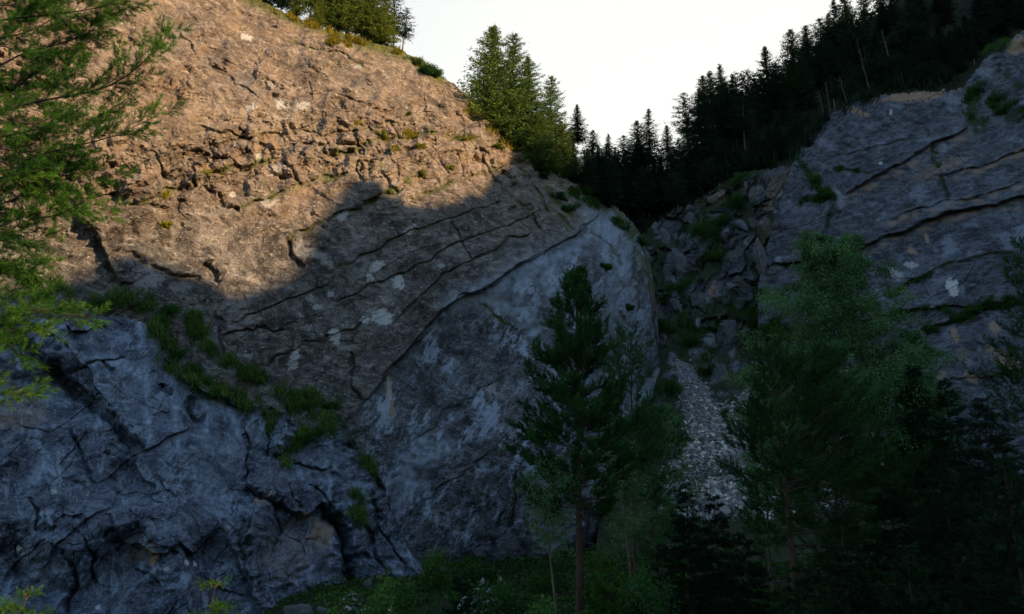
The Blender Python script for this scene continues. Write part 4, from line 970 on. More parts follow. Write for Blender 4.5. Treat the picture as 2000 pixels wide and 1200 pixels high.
# pale bare stems standing just above the right-hand cliff
for k, (x0, y0, x1, y1) in enumerate([(1700, 182, 1672, 75), (1612, 240, 1598, 175), (1622, 225, 1612, 160), (1655, 205, 1640, 150), (1735, 110, 1722, 60)]):
    Yb = 136.0; a = P(x0, y0, Yb); b = P(x1, y1, Yb)
    lb_ = ['long leaning bare trunk above the middle of the right cliff top', 'bare pale trunk at the wood edge left of the right cliff top', 'thin bare trunk just right of another at the left of the cliff top', 'short bare trunk between the thin pair and the long leaning one', 'small bare trunk high in the wood near the top right', 'bare leaning trunk above the crags of the gully', 'thin bare trunk over the left rim of the right cliff', 'bare trunk in the dark wood above the saddle'][k]
    root = empty('dead_tree', a); wd = Wood(); d = b-a; n = 7
    pts = [d*i/(n-1)+R_.normal(0, 0.06, 3)*(i > 0) for i in range(n)]; wd.tube(pts, 0.10, 0.04, 6); wd.build('trunk', M['bark_dead'], root)
    wb = Wood()
    for j in range(9):
        i = 0.35+0.6*R_.random(); p = d*i; an = R_.random()*6.28; l = 0.6+0.8*R_.random(); wb.tube([p, p+[math.cos(an)*l*.5, math.sin(an)*l*.5, .1], p+[math.cos(an)*l, math.sin(an)*l, .5*l]], .035, .01, 3)
    wb.build('branches', M['bark_grey'], root)
    tag(root, lb_, 'dead tree', 'bare pale trunks at the edge of the wood')

# ---- larches on the right shoulder of the slab, lit from the right
for k, (bx, by, ty, kd, i, wd_, dY, lab) in enumerate([
  (958, 262, 44, 'larch', 0, 1.45, 3, 'tall dark green larch, highest and leftmost of the group on the slab shoulder'),
  (1000, 275, 64, 'larch', 1, 1.30, 1, 'tall larch with sunlit right side, second highest on the slab shoulder'),
  (1030, 300, 118, 'larch', 0, 1.35, 3, 'mid-height yellow green larch right of the two tallest on the shoulder'),
  (1078, 330, 148, 'larch', 1, 1.25, 4, 'slender pointed larch standing apart at the right of the shoulder group'),
  (1055, 325, 222, 'larch', 0, 2.0, 0, 'short bushy bright green larch low in front of the shoulder group'),
  (1100, 345, 240, 'larch', 1, 1.8, 3, 'small darkening larch where the shoulder drops into the gully')]):
    Yb = float(TMAIN(np.float32(bx), np.float32(by+12)))+dY
    b = P(bx, by, Yb)-np.array([0, 0, 1.0]); tp = P(bx, ty, Yb)
    plant(kd, i, b, tp[2]-b[2]+0.5, lab, 'larch', 'larches on the shoulder of the slab', wide=wd_)
# ---- pines along the crest of the slab
for k, (bx, by, h, kd, i, w_, dY, lab) in enumerate([
  (515, 4, 10, 'sunny', 0, 1.35, 2, 'sunlit pine at the left end of the row on the slab crest'),
  (548, 22, 6, 'broad', 0, 1.0, 1, 'leafy tree low in the left part of the crest row'),
  (575, 32, 8, 'sunny', 1, 1.2, 2, 'bushy pine with sunlit foliage left of the middle of the crest row'),
  (604, 40, 12, 'fir', 1, 1.1, 5, 'dark conifer behind the bushy sunlit pine on the crest'),
  (622, 50, 5, 'sunny', 0, 1.3, 1, 'low yellow green young pine in front of the dark conifer on the crest'),
  (640, 54, 13, 'fir', 0, 1.1, 4, 'dark conifer in the middle of the crest row'),
  (662, 62, 11, 'sunny', 0, 1.3, 2, 'reddish stemmed pine in the middle of the crest row'),
  (676, 64, 13, 'fir', 1, 1.2, 6, 'dark broad conifer set back right of the reddish stemmed pine'),
  (694, 72, 12, 'pine', 1, 1.1, 3, 'tall dark stemmed pine right of the middle of the crest row'),
  (712, 76, 10, 'fir', 0, 1.2, 5, 'dark conifer set back between the two right-hand pines'),
  (724, 82, 11, 'sunny', 1, 1.35, 2, 'pine with sunlit foliage near the right end of the crest row'),
  (748, 88, 8, 'sunny', 0, 1.35, 1.5, 'low bright green pine between the last pines of the crest row'),
  (768, 95, 9.5, 'pine', 0, 1.1, 2.5, 'second last pine of the crest row with a dark dense crown'),
  (786, 100, 7.5, 'pine', 1, 1.25, 1.5, 'last pine of the crest row with boughs reaching right over the edge')]):
    Yb = float(TMAIN(np.float32(bx), np.float32(by+10)))+dY
    plant(kd, i, P(bx, by, Yb), h, lab, CATN[kd], 'trees along the crest of the slab', wide=w_)
# ------------------------------------------------------------------ near and middle trees
def smooth_path(pts, n):
    pts = np.asarray(pts, float); t = np.linspace(0, len(pts)-1, n); i = np.clip(t.astype(int), 0, len(pts)-2); f = (t-i)[:, None]
    g = lambda j: pts[np.clip(j, 0, len(pts)-1)]
    p0, p1, p2, p3 = g(i-1), g(i), g(i+1), g(i+2)
    return 0.5*((2*p1)+(-p0+p2)*f+(2*p0-5*p1+4*p2-p3)*f*f+(-p0+3*p1-3*p2+p3)*f**3)

# the pine beside the viewpoint: its stem stands left of the frame, the boughs reach in
R_ = np.random.default_rng(77)
TX, TY = P(-150, 400, 9.0)[:2]
root = empty('pine_tree', (TX, TY, float(ground_z(TX, TY))-0.1)); ro = np.array(root.location)
tag(root, 'near pine with fanned boughs reaching in at the left edge', 'pine')
wd = Wood(); zt = np.linspace(0, 14.5, 14)
wd.tube(np.stack([0.05*np.sin(zt*0.7), 0.04*np.cos(zt*0.5), zt], 1), 0.20, 0.03, 10); wd.build('trunk', M['bark'], root)
BO = [([(0, 128), (45, 105), (122, 84), (175, 63), (205, 30), (235, -15)], 9.2, .9), ([(0, 215), (87, 196), (168, 182), (227, 161), (280, 122), (312, 85), (338, 62)], 8.8, 1.0),
      ([(0, 330), (70, 305), (140, 287), (210, 270), (262, 248), (322, 217)], 9.0, .9), ([(0, 315), (88, 368), (140, 396), (212, 410)], 9.4, .7), ([(0, 40), (90, 30), (160, 21), (258, 2)], 9.0, .9),
      ([(0, 455), (60, 430), (110, 420), (150, 402)], 8.8, .8), ([(0, 620), (60, 605), (120, 612), (168, 618)], 8.2, .8), ([(0, 655), (50, 640), (105, 650)], 8.6, .6), ([(-20, 775), (20, 768), (72, 760)], 8.4, .5),
      ([(0, 268), (60, 255), (130, 245), (200, 225), (252, 190)], 9.6, .9), ([(0, 400), (60, 372), (120, 345), (180, 338), (238, 342)], 9.3, .8), ([(0, 505), (45, 520), (88, 512)], 9.1, .6),
      ([(0, 75), (60, 60), (110, 30), (140, -15)], 9.5, .8), ([(0, -40), (100, -60), (200, -75)], 9.3, .8), ([(0, 160), (50, 165), (110, 150), (160, 120)], 9.9, .8), ([(0, 290), (50, 300), (100, 310), (150, 330)], 10.0, .7),
      ([(0, 220), (40, 240), (90, 235), (130, 215)], 8.4, .7), ([(0, 10), (50, 5), (100, -15)], 9.9, .8), ([(0, 350), (40, 340), (85, 330)], 8.5, .7), ([(0, 440), (30, 455), (70, 470), (110, 462)], 9.6, .5),
      ([(0, 190), (60, 150), (110, 120), (150, 95)], 10.2, .9), ([(0, 90), (40, 110), (90, 130)], 8.6, .7), ([(0, 565), (30, 575), (90, 590)], 8.9, .5), ([(0, 670), (35, 690), (60, 700)], 8.1, .4)]
for pts, Yb, sc in BO:
    n = len(pts); pw = np.array([P(x, y, Yb+0.35*math.sin(i*1.3+Yb*5)*i/n) for i, (x, y) in enumerate(pts)])
    st = np.array([TX, TY, pw[0][2]-0.35]); path = smooth_path(np.vstack([st, (st+pw[0])/2+[0, 0, 0.05], pw]), 16)-ro
    wd = Wood(); SH = []
    spray(wd, SH, path, 0.016*sc+0.003, 0.070, 0.60*sc+0.12, 0.12, start=0.26, plane=0.35, lift=0.10, v0=0.50)
    b = wd.build('branch', M['bark_dark'], root)
    shoots_mesh(SH, 66, 0.060, 0.0042, 'needles', M['pine'], b, 0.8)

def pine(px, ty, Yb, lab, seed, cb, R, rad=0.14, lean=(0, 0), mat='pine_dark', bark='bark', nwh=17, nbr=5, side=None, nn=30, nl=0.10, nw=0.014, shoot=0.20, prof=None, bow=0.0, dead=10, grp=None, cat='pine', py_ref=900, taper=0.2, base=None):
    """Scots pine: bare reddish stem, whorls of upturned boughs, tufted tips"""
    global R_
    R_ = np.random.default_rng(seed)
    b = P(px, py_ref, Yb); gz_ = float(ground_z(b[0], b[1])) if base is None else base
    tp = P(px+lean[0], ty, Yb)
    root = empty('pine_tree', (b[0], b[1], gz_-0.15)); H = tp[2]-gz_+0.15; dx = tp[0]-b[0]
    tag(root, lab, cat, grp)
    z = np.linspace(0, H, 16); tx = dx*(z/H)**1.5+bow*np.sin(z/H*3.1)+R_.normal(0, 0.012, 16); ty_ = R_.normal(0, 0.012, 16)
    wd = Wood(); wd.tube(np.stack([tx, ty_, z], 1), rad, rad*0.12, 9); wd.build('trunk', M[bark], root)
    prof = prof or (lambda t: 0.25+0.75*math.sin(min(1, (1-t)*1.25)*math.pi/2)**0.9*(1 if t > 0.12 else 0.6+3*t))
    w2 = Wood(); SH = []
    for k in range(nwh):
        t = (k+0.5*R_.random())/nwh; zz = cb*H+(1-cb)*H*t*0.985; a0 = R_.random()*6.28
        c0 = np.array([np.interp(zz, z, tx), 0, zz])
        for i in range(nbr):
            if R_.random() < 0.12: continue
            a = a0+i*6.283/nbr+R_.normal(0, 0.3); ln = R*prof(t)*(0.55+0.55*R_.random())
            if side is not None: ln *= 1+side*math.cos(a)
            e0 = 0.15+0.75*t; pts = [c0]; d = np.array([math.cos(a)*math.cos(e0), math.sin(a)*math.cos(e0), math.sin(e0)])
            for j in range(6):
                d = unit(d+np.array([0, 0, 0.10 if j > 2 else -0.04])+R_.normal(0, 0.05, 3)); pts.append(pts[-1]+d*ln/6)
            spray(w2, SH, pts, 0.010+0.010*ln/R, 0.17, ln*0.42+0.18, shoot, start=0.30 if t > .3 else 0.45, plane=0.6, lift=0.22, v0=0.45+0.15*t)
    cr = shoots_mesh(SH, nn, nl, nw, 'crown', M[mat], root, 0.8); w2.build('branches', M[bark], root)
    if dead:
        w3 = Wood()
        for k in range(dead):
            zz = H*(0.12+(cb)*R_.random()); a = R_.random()*6.28; ln = R*(0.25+0.6*R_.random()); c0 = np.array([np.interp(zz, z, tx), 0, zz]); d = np.array([math.cos(a), math.sin(a), 0.15]); pts = [c0]
            for j in range(6): d = unit(d+R_.normal(0, 0.12, 3)+[0, 0, -0.05]); pts.append(pts[-1]+d*ln/6)
            w3.tube(pts, 0.022, 0.006, 4)
            for j in (2, 3, 4): e = unit(d+R_.normal(0, 0.5, 3)); w3.tube([pts[j], pts[j]+e*ln*0.12, pts[j]+e*ln*0.25], 0.009, 0.003, 3)
        w3.build('dead_branches', M[bark], root)
    return root

def leafy(px, ty, Yb, lab, seed, cb, R, rad=0.10, lean=0.0, mat='birch', bark='bark_pale', nleaf=26000, size=0.085, prof=rnd, cat='birch', name='birch_tree', nbr=46, grp=None, dens=1.0, py_ref=800, el=0.9, base=None, droopy=0.35):
    global R_
    R_ = np.random.default_rng(seed)
    b = P(px, py_ref, Yb); gz_ = float(ground_z(b[0], b[1])) if base is None else base; tp = P(px+lean, ty, Yb)
    root = empty(name, (b[0], b[1], gz_-0.15)); H = tp[2]-gz_+0.15; tag(root, lab, cat, grp); dx = tp[0]-b[0]
    z = np.linspace(0, H*0.97, 14); tx = dx*(z/H)+0.12*np.sin(z*0.8+seed); ty_ = 0.12*np.cos(z*0.6+seed)
    wd = Wood(); wd.tube(np.stack([tx, ty_, z], 1), rad, rad*0.15, 8)
    w2 = Wood(); PC = []; OD = []; VV = []; per = max(20, int(nleaf/(nbr*7)))
    for k in range(nbr):
        t = ((k+R_.random())/nbr)**0.9; zz = cb*H+(0.95-cb)*H*t; a = k*2.4+R_.normal(0, 0.3)
        ln = R*prof(t)*(0.6+0.6*R_.random()); c0 = np.array([np.interp(zz, z, tx), np.interp(zz, z, ty_), zz])
        d = np.array([math.cos(a)*math.cos(el), math.sin(a)*math.cos(el), math.sin(el)*(0.5+0.6*t)]); d = unit(d); pts = [c0]
        for j in range(7): d = unit(d+R_.normal(0, 0.10, 3)+[0, 0, -0.06]); pts.append(pts[-1]+d*ln/7)
        pts = np.array(pts); w2.tube(pts, rad*0.28*(1.1-t), 0.006, 4)
        for q in range(7):
            u = 0.25+0.75*(q+R_.random())/7; i_ = min(int(u*7), 6); p = pts[i_]+(pts[i_+1]-pts[i_])*(u*7-i_); e = unit(d*0.5+R_.normal(0, 0.6, 3)); l = ln*(0.20+0.16*R_.random())+0.15
            tw = [p, p+e*l*.5, p+e*l+[0, 0, -droopy*l*0.5]]; w2.tube(tw, 0.010, 0.003, 3)
            s = R_.random((per, 1)); s2 = s**0.8
            c = p+e*l*s2+np.array([0, 0, -1])*droopy*l*0.6*s2**2+R_.normal(0, 1, (per, 3))*np.array([.20, .20, .16])*(0.4+0.5*ln*0.35)
            PC.append(c); VV.append(np.full(per, 0.45+R_.normal(0, 0.16))+R_.normal(0, 0.12, per))
    PC = np.concatenate(PC); V, F, vv = leaves(PC, size, np.concatenate(VV), 0.5, 0.75)
    wd.build('trunk', M[bark], root); w2.build('branches', M[bark], root); mesh_np('crown', V, F, M[mat], root, attrs={'v': vv})
    return root

def young_spruce(px, ty, Yb, lab, seed, R, mat='spruce', grp=None, base=None, py_ref=1000, n=0.62, cat='spruce', minb=0.05):
    """spruce with tiered boughs of flat needled twigs"""
    global R_
    R_ = np.random.default_rng(seed)
    b = P(px, py_ref, Yb); gz_ = float(ground_z(b[0], b[1])) if base is None else base; tp = P(px, ty, Yb); H = tp[2]-gz_+0.1
    root = empty('spruce_tree', (b[0], b[1], gz_-0.1)); tag(root, lab, cat, grp)
    wd = Wood(); wd.tube(np.stack([R_.normal(0, .01, 9), R_.normal(0, .01, 9), np.linspace(0, H, 9)], 1), (0.011*H+0.02 if Yb > 12 else 0.008*H), 0.004, 7); wd.build('trunk', M['bark_dark'], root)
    w2 = Wood(); SH = []; nw = max(10, int(H/0.24)); sh = min(0.2, 0.05+H*0.018)
    for k in range(nw):
        t = (k+0.4*R_.random())/nw; zz = H*(minb+(0.97-minb)*t); a0 = R_.random()*6.28
        nb_ = 7 if t < 0.7 else 5
        for i in range(nb_):
            if R_.random() < 0.12: continue
            a = a0+i*6.283/nb_+R_.normal(0, 0.2); ln = R*(1-t)**0.85*(0.5+0.7*R_.random())+0.08; e0 = -0.05+0.5*t+R_.normal(0, 0.10)
            d = np.array([math.cos(a)*math.cos(e0), math.sin(a)*math.cos(e0), math.sin(e0)]); pts = [np.array([0, 0, zz+R_.normal(0, 0.10)])]
            for j in range(5): d = unit(d+np.array([0, 0, -0.10 if j < 3 else 0.14])+R_.normal(0, 0.03, 3)); pts.append(pts[-1]+d*ln/5)
            spray(w2, SH, pts, 0.006+0.008*ln/R, max(0.12 if Yb > 12 else 0.045, ln*(0.16 if Yb > 12 else 0.10)), ln*0.34, sh, start=0.15, plane=0.9, lift=0.0, v0=0.45+0.1*t)
    shoots_mesh(SH, 22 if Yb > 12 else 44, 0.05+sh*0.25 if Yb > 12 else 0.026, 0.018 if Yb > 12 else 0.004, 'crown', M[mat], root, 0.85); w2.build('branches', M['bark_dark'], root)
    return root

pine(1127, 528, 28, 'tall pine with reddish bare lower stem in front of the blue scar', 101, 0.27, 2.8, rad=0.14, nwh=25, nbr=6, dead=14, nn=56, nl=0.115, prof=lambda t: (0.10+0.98*(1-t)**0.72)*min(1, 0.45+2.6*t))
pine(1232, 640, 37, 'slimmer pine behind and right of the tall reddish pine', 102, 0.35, 2.6, rad=0.10, nwh=15, nbr=5, dead=6)
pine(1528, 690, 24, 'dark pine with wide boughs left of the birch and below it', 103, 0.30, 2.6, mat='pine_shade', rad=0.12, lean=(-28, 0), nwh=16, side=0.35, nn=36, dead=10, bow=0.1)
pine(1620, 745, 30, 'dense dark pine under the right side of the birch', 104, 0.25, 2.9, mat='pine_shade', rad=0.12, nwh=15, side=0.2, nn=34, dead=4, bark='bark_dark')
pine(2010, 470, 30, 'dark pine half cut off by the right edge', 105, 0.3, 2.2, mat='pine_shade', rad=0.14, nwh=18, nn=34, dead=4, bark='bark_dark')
leafy(1640, 470, 42, 'tall birch with an airy green crown before the right cliff', 111, 0.20, 5.3, rad=0.17, nleaf=150000, size=0.10, prof=lambda t: (0.20+0.95*(1-t)**0.55), nbr=84, lean=-18)
leafy(1775, 640, 40, 'leafy grey green birch lower right of the tall birch', 112, 0.25, 2.6, nleaf=45000, size=0.10, prof=lambda t: 0.3+0.8*(1-t)**0.6)
leafy(1262, 790, 40, 'pale blue green broadleaf tree beside the scree behind the pines', 113, 0.2, 2.3, nleaf=40000, size=0.09, cat='tree', name='broadleaf_tree')
leafy(1216, 860, 33, 'thin young tree with a pale crooked stem right of the tall pine', 114, 0.45, 1.3, rad=0.055, nleaf=5000, size=0.07, cat='tree', name='broadleaf_tree', nbr=24)
leafy(1076, 900, 27, 'thin young tree with a pale yellow stem left of the tall pine', 115, 0.45, 1.2, rad=0.05, nleaf=5000, size=0.06, cat='tree', name='broadleaf_tree', nbr=24)
leafy(1480, 700, 48, 'feathery green tree on the left flank of the tall birch', 116, 0.2, 2.0, nleaf=26000, size=0.10, cat='tree', name='broadleaf_tree', nbr=36)
for k, (x, ty, Yb, R, lab) in enumerate([
  (1342, 945, 34, 1.6, 'dark spruce in front of the scree, left one of the pair'), (1395, 958, 31, 1.6, 'dark spruce in front of the scree, right one of the pair'),
  (1880, 735, 34, 2.6, 'dark spruce at the foot of the right cliff, pointed tip under the streaky rock'), (1818, 700, 38, 2.2, 'slim dark spruce between the low birch and the pointed spruce'),
  (1950, 770, 30, 2.6, 'broad black green spruce near the right edge'), (1740, 860, 26, 2.4, 'black green spruce in the deep shade under the birches'),
  (1850, 900, 22, 2.4, 'low wide spruce in the darkest corner, left of the edge spruces'), (1975, 900, 19, 2.2, 'nearest dark spruce in the lower right corner'),
  (1640, 1000, 22, 1.6, 'small dark spruce under the dense pine'), (1450, 1040, 26, 1.2, 'small dark spruce left of the leaning pine stem'), (1290, 1060, 28, 1.1, 'small dark spruce between the pines and the scree'),
  (1760, 1060, 18, 1.5, 'low dark spruce at the bottom edge, right half'), (1560, 1090, 18, 1.2, 'low dark spruce at the bottom edge right of the leaning pine')]):
    young_spruce(x, ty, Yb, lab, 130+k, R)
young_spruce(1185, 1085, 27, 'small bright green spruce right of the tall pine stem', 150, 1.3, mat='bush')
young_spruce(60, 1142, 8, 'young spruce tip at the lower left edge', 151, 0.95, mat='pine', base=-2.3, py_ref=1100)
young_spruce(425, 1140, 9, 'young spruce tip at the bottom under the big overhang', 152, 0.75, mat='pine', base=-2.4, py_ref=1100)
young_spruce(905, 1120, 24, 'dark young spruce at the bottom left of the tall pine', 153, 0.7)

# ------------------------------------------------------------------ bushes on ledges and at the foot of the rock
def bush(loc, r, lab, mat='bush', n=1500, size=0.10, seed=0, squash=0.7, grp=None, hangd=0.0, nrm=None, name='bush', up=True):
    global R_
    R_ = np.random.default_rng(seed+900)
    root = empty(name, loc); tag(root, lab, 'bush', grp)
    k = 7; cen = R_.normal(0, 0.42, (k, 3))*r; cen[:, 2] = np.abs(cen[:, 2])*squash
    w = Wood()
    for c in cen: w.tube([[0, 0, -0.15*r], c*0.5+[0, 0, -0.05*r], c], 0.03*r+0.006, 0.006, 4)
    w.build('stems', M['bark_dark'], root)
    i = R_.integers(0, k, n); u = unit(R_.normal(size=(n, 3)))*(R_.random((n, 1))**0.45)*r*(0.38+0.2*R_.random((k, 1)))[i]
    u[:, 2] *= squash; pc = cen[i]+u; pc[:, 2] -= hangd*r*(R_.random(n)**2)
    pc[:, 2] = np.maximum(pc[:, 2], -0.25*r-hangd*r)
    vv = 0.45+(R_.random(k)-0.5)[i]*0.35+R_.normal(0, 0.12, n)+0.2*(pc[:, 2]/r)
    V, F, v = leaves(pc, size, vv, 0.6, 0.6); mesh_np('leaves', V, F, M[mat], root, attrs={'v': v})
    return root
FACES = [main_o, out_o, rt_o, gu_o, g_o]
BUSHES = [
 (332, 600, 30, 'bush', 'dark bush hanging at the head of the green seam between slab and outcrop'), (190, 590, 34, 'bush', 'dark bush in the hollow above the outcrop behind the pine tip'), (372, 715, 44, 'bush', 'large rounded bush in the middle of the green seam'),
 (345, 690, 30, 'bush', 'smaller bush just above left of the large seam bush'), (400, 740, 30, 'bush', 'bush hanging below right of the large seam bush'), (595, 785, 40, 'bush', 'broad bush at the top edge of the outcrop right end of the seam'),
 (645, 790, 26, 'bush', 'light green bush on the highest right corner of the outcrop'), (615, 840, 34, 'bush', 'hanging bush on the outcrop below the broad bush'), (565, 770, 24, 'bush', 'small bush left of the broad bush on the outcrop edge'),
 (30, 520, 34, 'larch', 'yellow green bush above the left end of the outcrop behind the pine'), (60, 545, 26, 'bush', 'low green bush right of the yellow green one behind the pine'),
 (830, 112, 26, 'pine_dark', 'dark dwarf pine bush on the crest right of the pines'), (850, 124, 20, 'pine_dark', 'smaller dark dwarf pine bush lower on the crest'), (805, 102, 18, 'pine_dark', 'small dark bush at the foot of the last crest pine'),
 (985, 262, 22, 'yellow', 'yellow green bush at the foot of the tallest larches'), (1008, 272, 20, 'yellow', 'bright yellow bush at the slab edge below the larches'), (970, 285, 14, 'yellow', 'small yellow bush on the rock left of the larch feet'),
 (746, 262, 12, 'yellow', 'small bright bush on a ledge of the lit slab, upper one'), (803, 266, 10, 'yellow', 'small round bush on the lit ledge right of the upper one'), (822, 286, 12, 'yellow', 'small bush just under the round ledge bush'),
 (797, 222, 10, 'yellow', 'little bush on the broken band highest of the ledge bushes'), (880, 328, 10, 'yellow', 'lone small bush above the shadow line right side'), (825, 342, 14, 'yellow', 'small yellow bush right at the end of the mossy crack'),
 (772, 290, 9, 'yellow', 'tiny yellow bush in the lit crack left of its neighbours'), (905, 272, 10, 'yellow', 'tiny yellow bush on the lit band toward the shoulder'), (325, 440, 12, 'yellow', 'small yellow green bush low on the lit slab'),
 (1095, 385, 20, 'grass', 'small shaded bush on the gully edge of the slab, upper one'), (1140, 372, 22, 'grass', 'shaded bush on the slab rim before the dark wood'), (1110, 408, 18, 'grass', 'shaded bush on the rim just below the upper one'), (1062, 345, 16, 'grass', 'shaded bush where the larch shoulder meets the rim'),
 (1180, 520, 14, 'grass', 'tiny bush on the pale fluted rock of the scar'), (1250, 470, 18, 'grass', 'bush on the right rim of the slab'), (1225, 600, 14, 'grass', 'small bush on the fluted right side above the pine'),
 (1365, 450, 34, 'bush', 'wide bush high in the gully under the wood'), (1420, 430, 26, 'grass', 'bush among the crags in the upper gully'), (1330, 560, 30, 'bush', 'dark bush on the left gully wall halfway up'), (1390, 500, 24, 'bush', 'bush between the crags in mid gully'),
 (1450, 350, 28, 'grass', 'bush at the top of the gully below the wood'), (1440, 400, 24, 'bush', 'bush beside the leaning tan slab'), (1300, 640, 26, 'bush', 'dark bush at the foot of the slab edge'), (1310, 760, 30, 'bush', 'leafy bush on the left bank of the scree'), (1325, 860, 34, 'bush', 'big leafy bush left of the lower scree'),
 (1310, 820, 30, 'bush', 'bush on the scree bank between the two leafy ones'), (1480, 620, 40, 'bush', 'low wide bush under the tilted fin'), (1395, 720, 24, 'bush', 'bush at the split of the scree'), (1510, 650, 30, 'bush', 'bush between fin and birch crown'), (1400, 640, 20, 'grass', 'bush above the dark pinnacle'),
 (1590, 350, 26, 'grass', 'green clump on the left rim of the right cliff'), (1610, 380, 20, 'grass', 'green clump lower on the left rim of the right cliff'), (1950, 90, 34, 'grass', 'light green bush on the rocks at the top right'), (1920, 170, 26, 'grass', 'bush in the notch at the top of the right cliff'), (1960, 215, 24, 'grass', 'bush on the upper right face under the notch'),
 (1860, 620, 26, 'grass', 'dark mat of leaves on the long ledge, left part'), (1900, 605, 24, 'grass', 'dark mat of leaves on the long ledge, middle part'), (1940, 600, 20, 'grass', 'dark mat of leaves on the long ledge, right part'), (1830, 640, 20, 'grass', 'hanging leaves at the lower left end of the long ledge'),
 (1490, 570, 16, 'grass', 'small bush in the cleft right of the fin'), (1350, 660, 30, 'bush', 'dark bush on the slope above the scree tip'),
]
for k, (x, y, r, mt, lab) in enumerate(BUSHES):
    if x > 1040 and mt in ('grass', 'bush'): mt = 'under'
    h_ = hit(x, y+r*0.3, FACES) or hit(x, y+r*1.2, FACES)
    if h_ is None: print('bush miss', x, y); continue
    loc, nr = h_; rm = r*loc.y/FPX*1.05
    if x in (985, 1008, 830, 850, 805): pass
    if 560 < y and x < 700: rm *= 0.8
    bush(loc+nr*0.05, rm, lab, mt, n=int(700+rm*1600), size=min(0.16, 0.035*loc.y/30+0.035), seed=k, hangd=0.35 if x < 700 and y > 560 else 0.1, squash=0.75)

# bushes and saplings along the bottom
for k, (x, ty, Yb, r, mt, lab) in enumerate([
  (300, 1140, 10.5, 0.75, 'bush', 'leafy yellow green bush at the bottom left of centre of the outcrop'), (360, 1155, 11, 0.5, 'bush', 'leafy bush just right of the yellow green one at the bottom'), (130, 1180, 11, 0.45, 'bush', 'low leaves at the bottom left corner'), (480, 1168, 12, 0.45, 'bush', 'low bush right of the young spruce tip'),
  (700, 1165, 22, 0.8, 'bush', 'round bush at the foot of the outcrop right end'), (775, 1120, 36, 1.3, 'bush', 'broad leafed thicket where outcrop meets slab'), (850, 1090, 48, 1.6, 'bush', 'leafy thicket at the foot of the slab'), (930, 1085, 52, 1.4, 'bush', 'thicket left of the grey boulder'), (990, 1130, 34, 1.2, 'pine_dark', 'dark round bush in front of the grey boulder'),
  (1050, 1080, 44, 1.5, 'bush', 'thicket under the sloping boulder'), (840, 1160, 24, 0.9, 'bush', 'bush at the bottom under the thicket'), (1030, 1170, 20, 0.7, 'bush', 'low bush left of the tall pine foot'), (1240, 1120, 26, 1.0, 'bush', 'bush right of the bright small spruce'), (1160, 1050, 38, 1.3, 'pine_dark', 'dark bush behind the tall pine stem'),
  (650, 1175, 17, 0.5, 'bush', 'low bush beside the long bottom boulder'), (760, 1180, 17, 0.5, 'bush', 'light green bush at the bottom edge left of the young spruce'), (1280, 1150, 22, 0.9, 'pine_dark', 'dark bush at the bottom between the spruces')]):
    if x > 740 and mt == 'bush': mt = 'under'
    t_ = P(x, ty, Yb); g_ = float(ground_z(t_[0], t_[1])); hgt = t_[2]-g_
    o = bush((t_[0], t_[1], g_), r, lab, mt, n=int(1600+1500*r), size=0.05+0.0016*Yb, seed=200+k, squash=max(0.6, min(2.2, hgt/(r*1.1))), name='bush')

# ------------------------------------------------------------------ rocks
def rock_mesh(seed, sub=4, planes=26, rough=0.05):
    r = np.random.default_rng(seed); bm = __import__('bmesh').new(); __import__('bmesh').ops.create_icosphere(bm, subdivisions=sub, radius=1)
    V = np.array([v.co[:] for v in bm.verts]); F = np.array([[v.index for v in f.verts] for f in bm.faces]); bm.free()
    def hull(V, planes, lo):
        n = unit(r.normal(size=(planes, 3))); h = lo+(1-lo)*r.random(planes); d = V@n.T
        return np.where(d > 0.05, h/np.maximum(d, 0.05), 9).min(1)
    n3 = unit(r.normal(size=(7, 3)))
    rad = np.minimum(hull(V, planes, 0.55), 1.3)
    if sub > 2:
        rad = rad*(1-0.10*(np.floor((V@n3[0])*5+noise2(V[:, 0]*2, V[:, 1]*2, seed % 40)*0.8) % 2)-0.07*(np.floor((V@n3[1])*8+0.3) % 2))
        rad = rad*(1+rough*fbm(V[:, 0]*3+seed, V[:, 1]*3+V[:, 2]*2.1, 5, seed % 50, 0.6))+0.05*facets(V[:, 0]*4+V[:, 1]*2, V[:, 2]*4-V[:, 1]*2, seed % 60, 1.0, 0.6)[0]
    return V*rad[:, None], F
def rock(px, py, sx, sy, ang, lab, mat, seed, objs=None, depth=0.8, name='boulder', cat='boulder', tilt=0.0, tan=0.0, Yb=None, sub=5, lift=0.0, grp=None):
    h_ = hit(px, py, objs or FACES) if Yb is None else (Vector(P(px, py, Yb)), None)
    if h_ is None: print('rock miss', px, py); return
    loc = h_[0]; k = loc.y/FPX; V, F = rock_mesh(seed, sub); ang = math.radians(ang)
    V = V*np.array([sx*k, min(sx, sy)*k*depth, sy*k]); c, s = math.cos(ang), math.sin(ang)
    V = np.stack([V[:, 0]*c-V[:, 2]*s, V[:, 1], V[:, 0]*s+V[:, 2]*c], 1)
    V = V+unit(V)*(fbm(V[:, 0]/(k*12), (V[:, 2]+V[:, 1])/(k*12), 4, seed % 40)[:, None])*k*3
    sz = np.zeros(len(V))
    o = mesh_np(name, V, F, M[mat], attrs={'tan': sz+tan, 'pale': sz, 'moss': np.clip(0.7*fbm(V[:, 0]/k/9, V[:, 2]/k/9, 3, 9)-0.1, 0, 1), 'lite': sz+0.3, 'blue': sz})
    o.location = loc+Vector((0, lift, 0)); tag(o, lab, cat, grp); return o
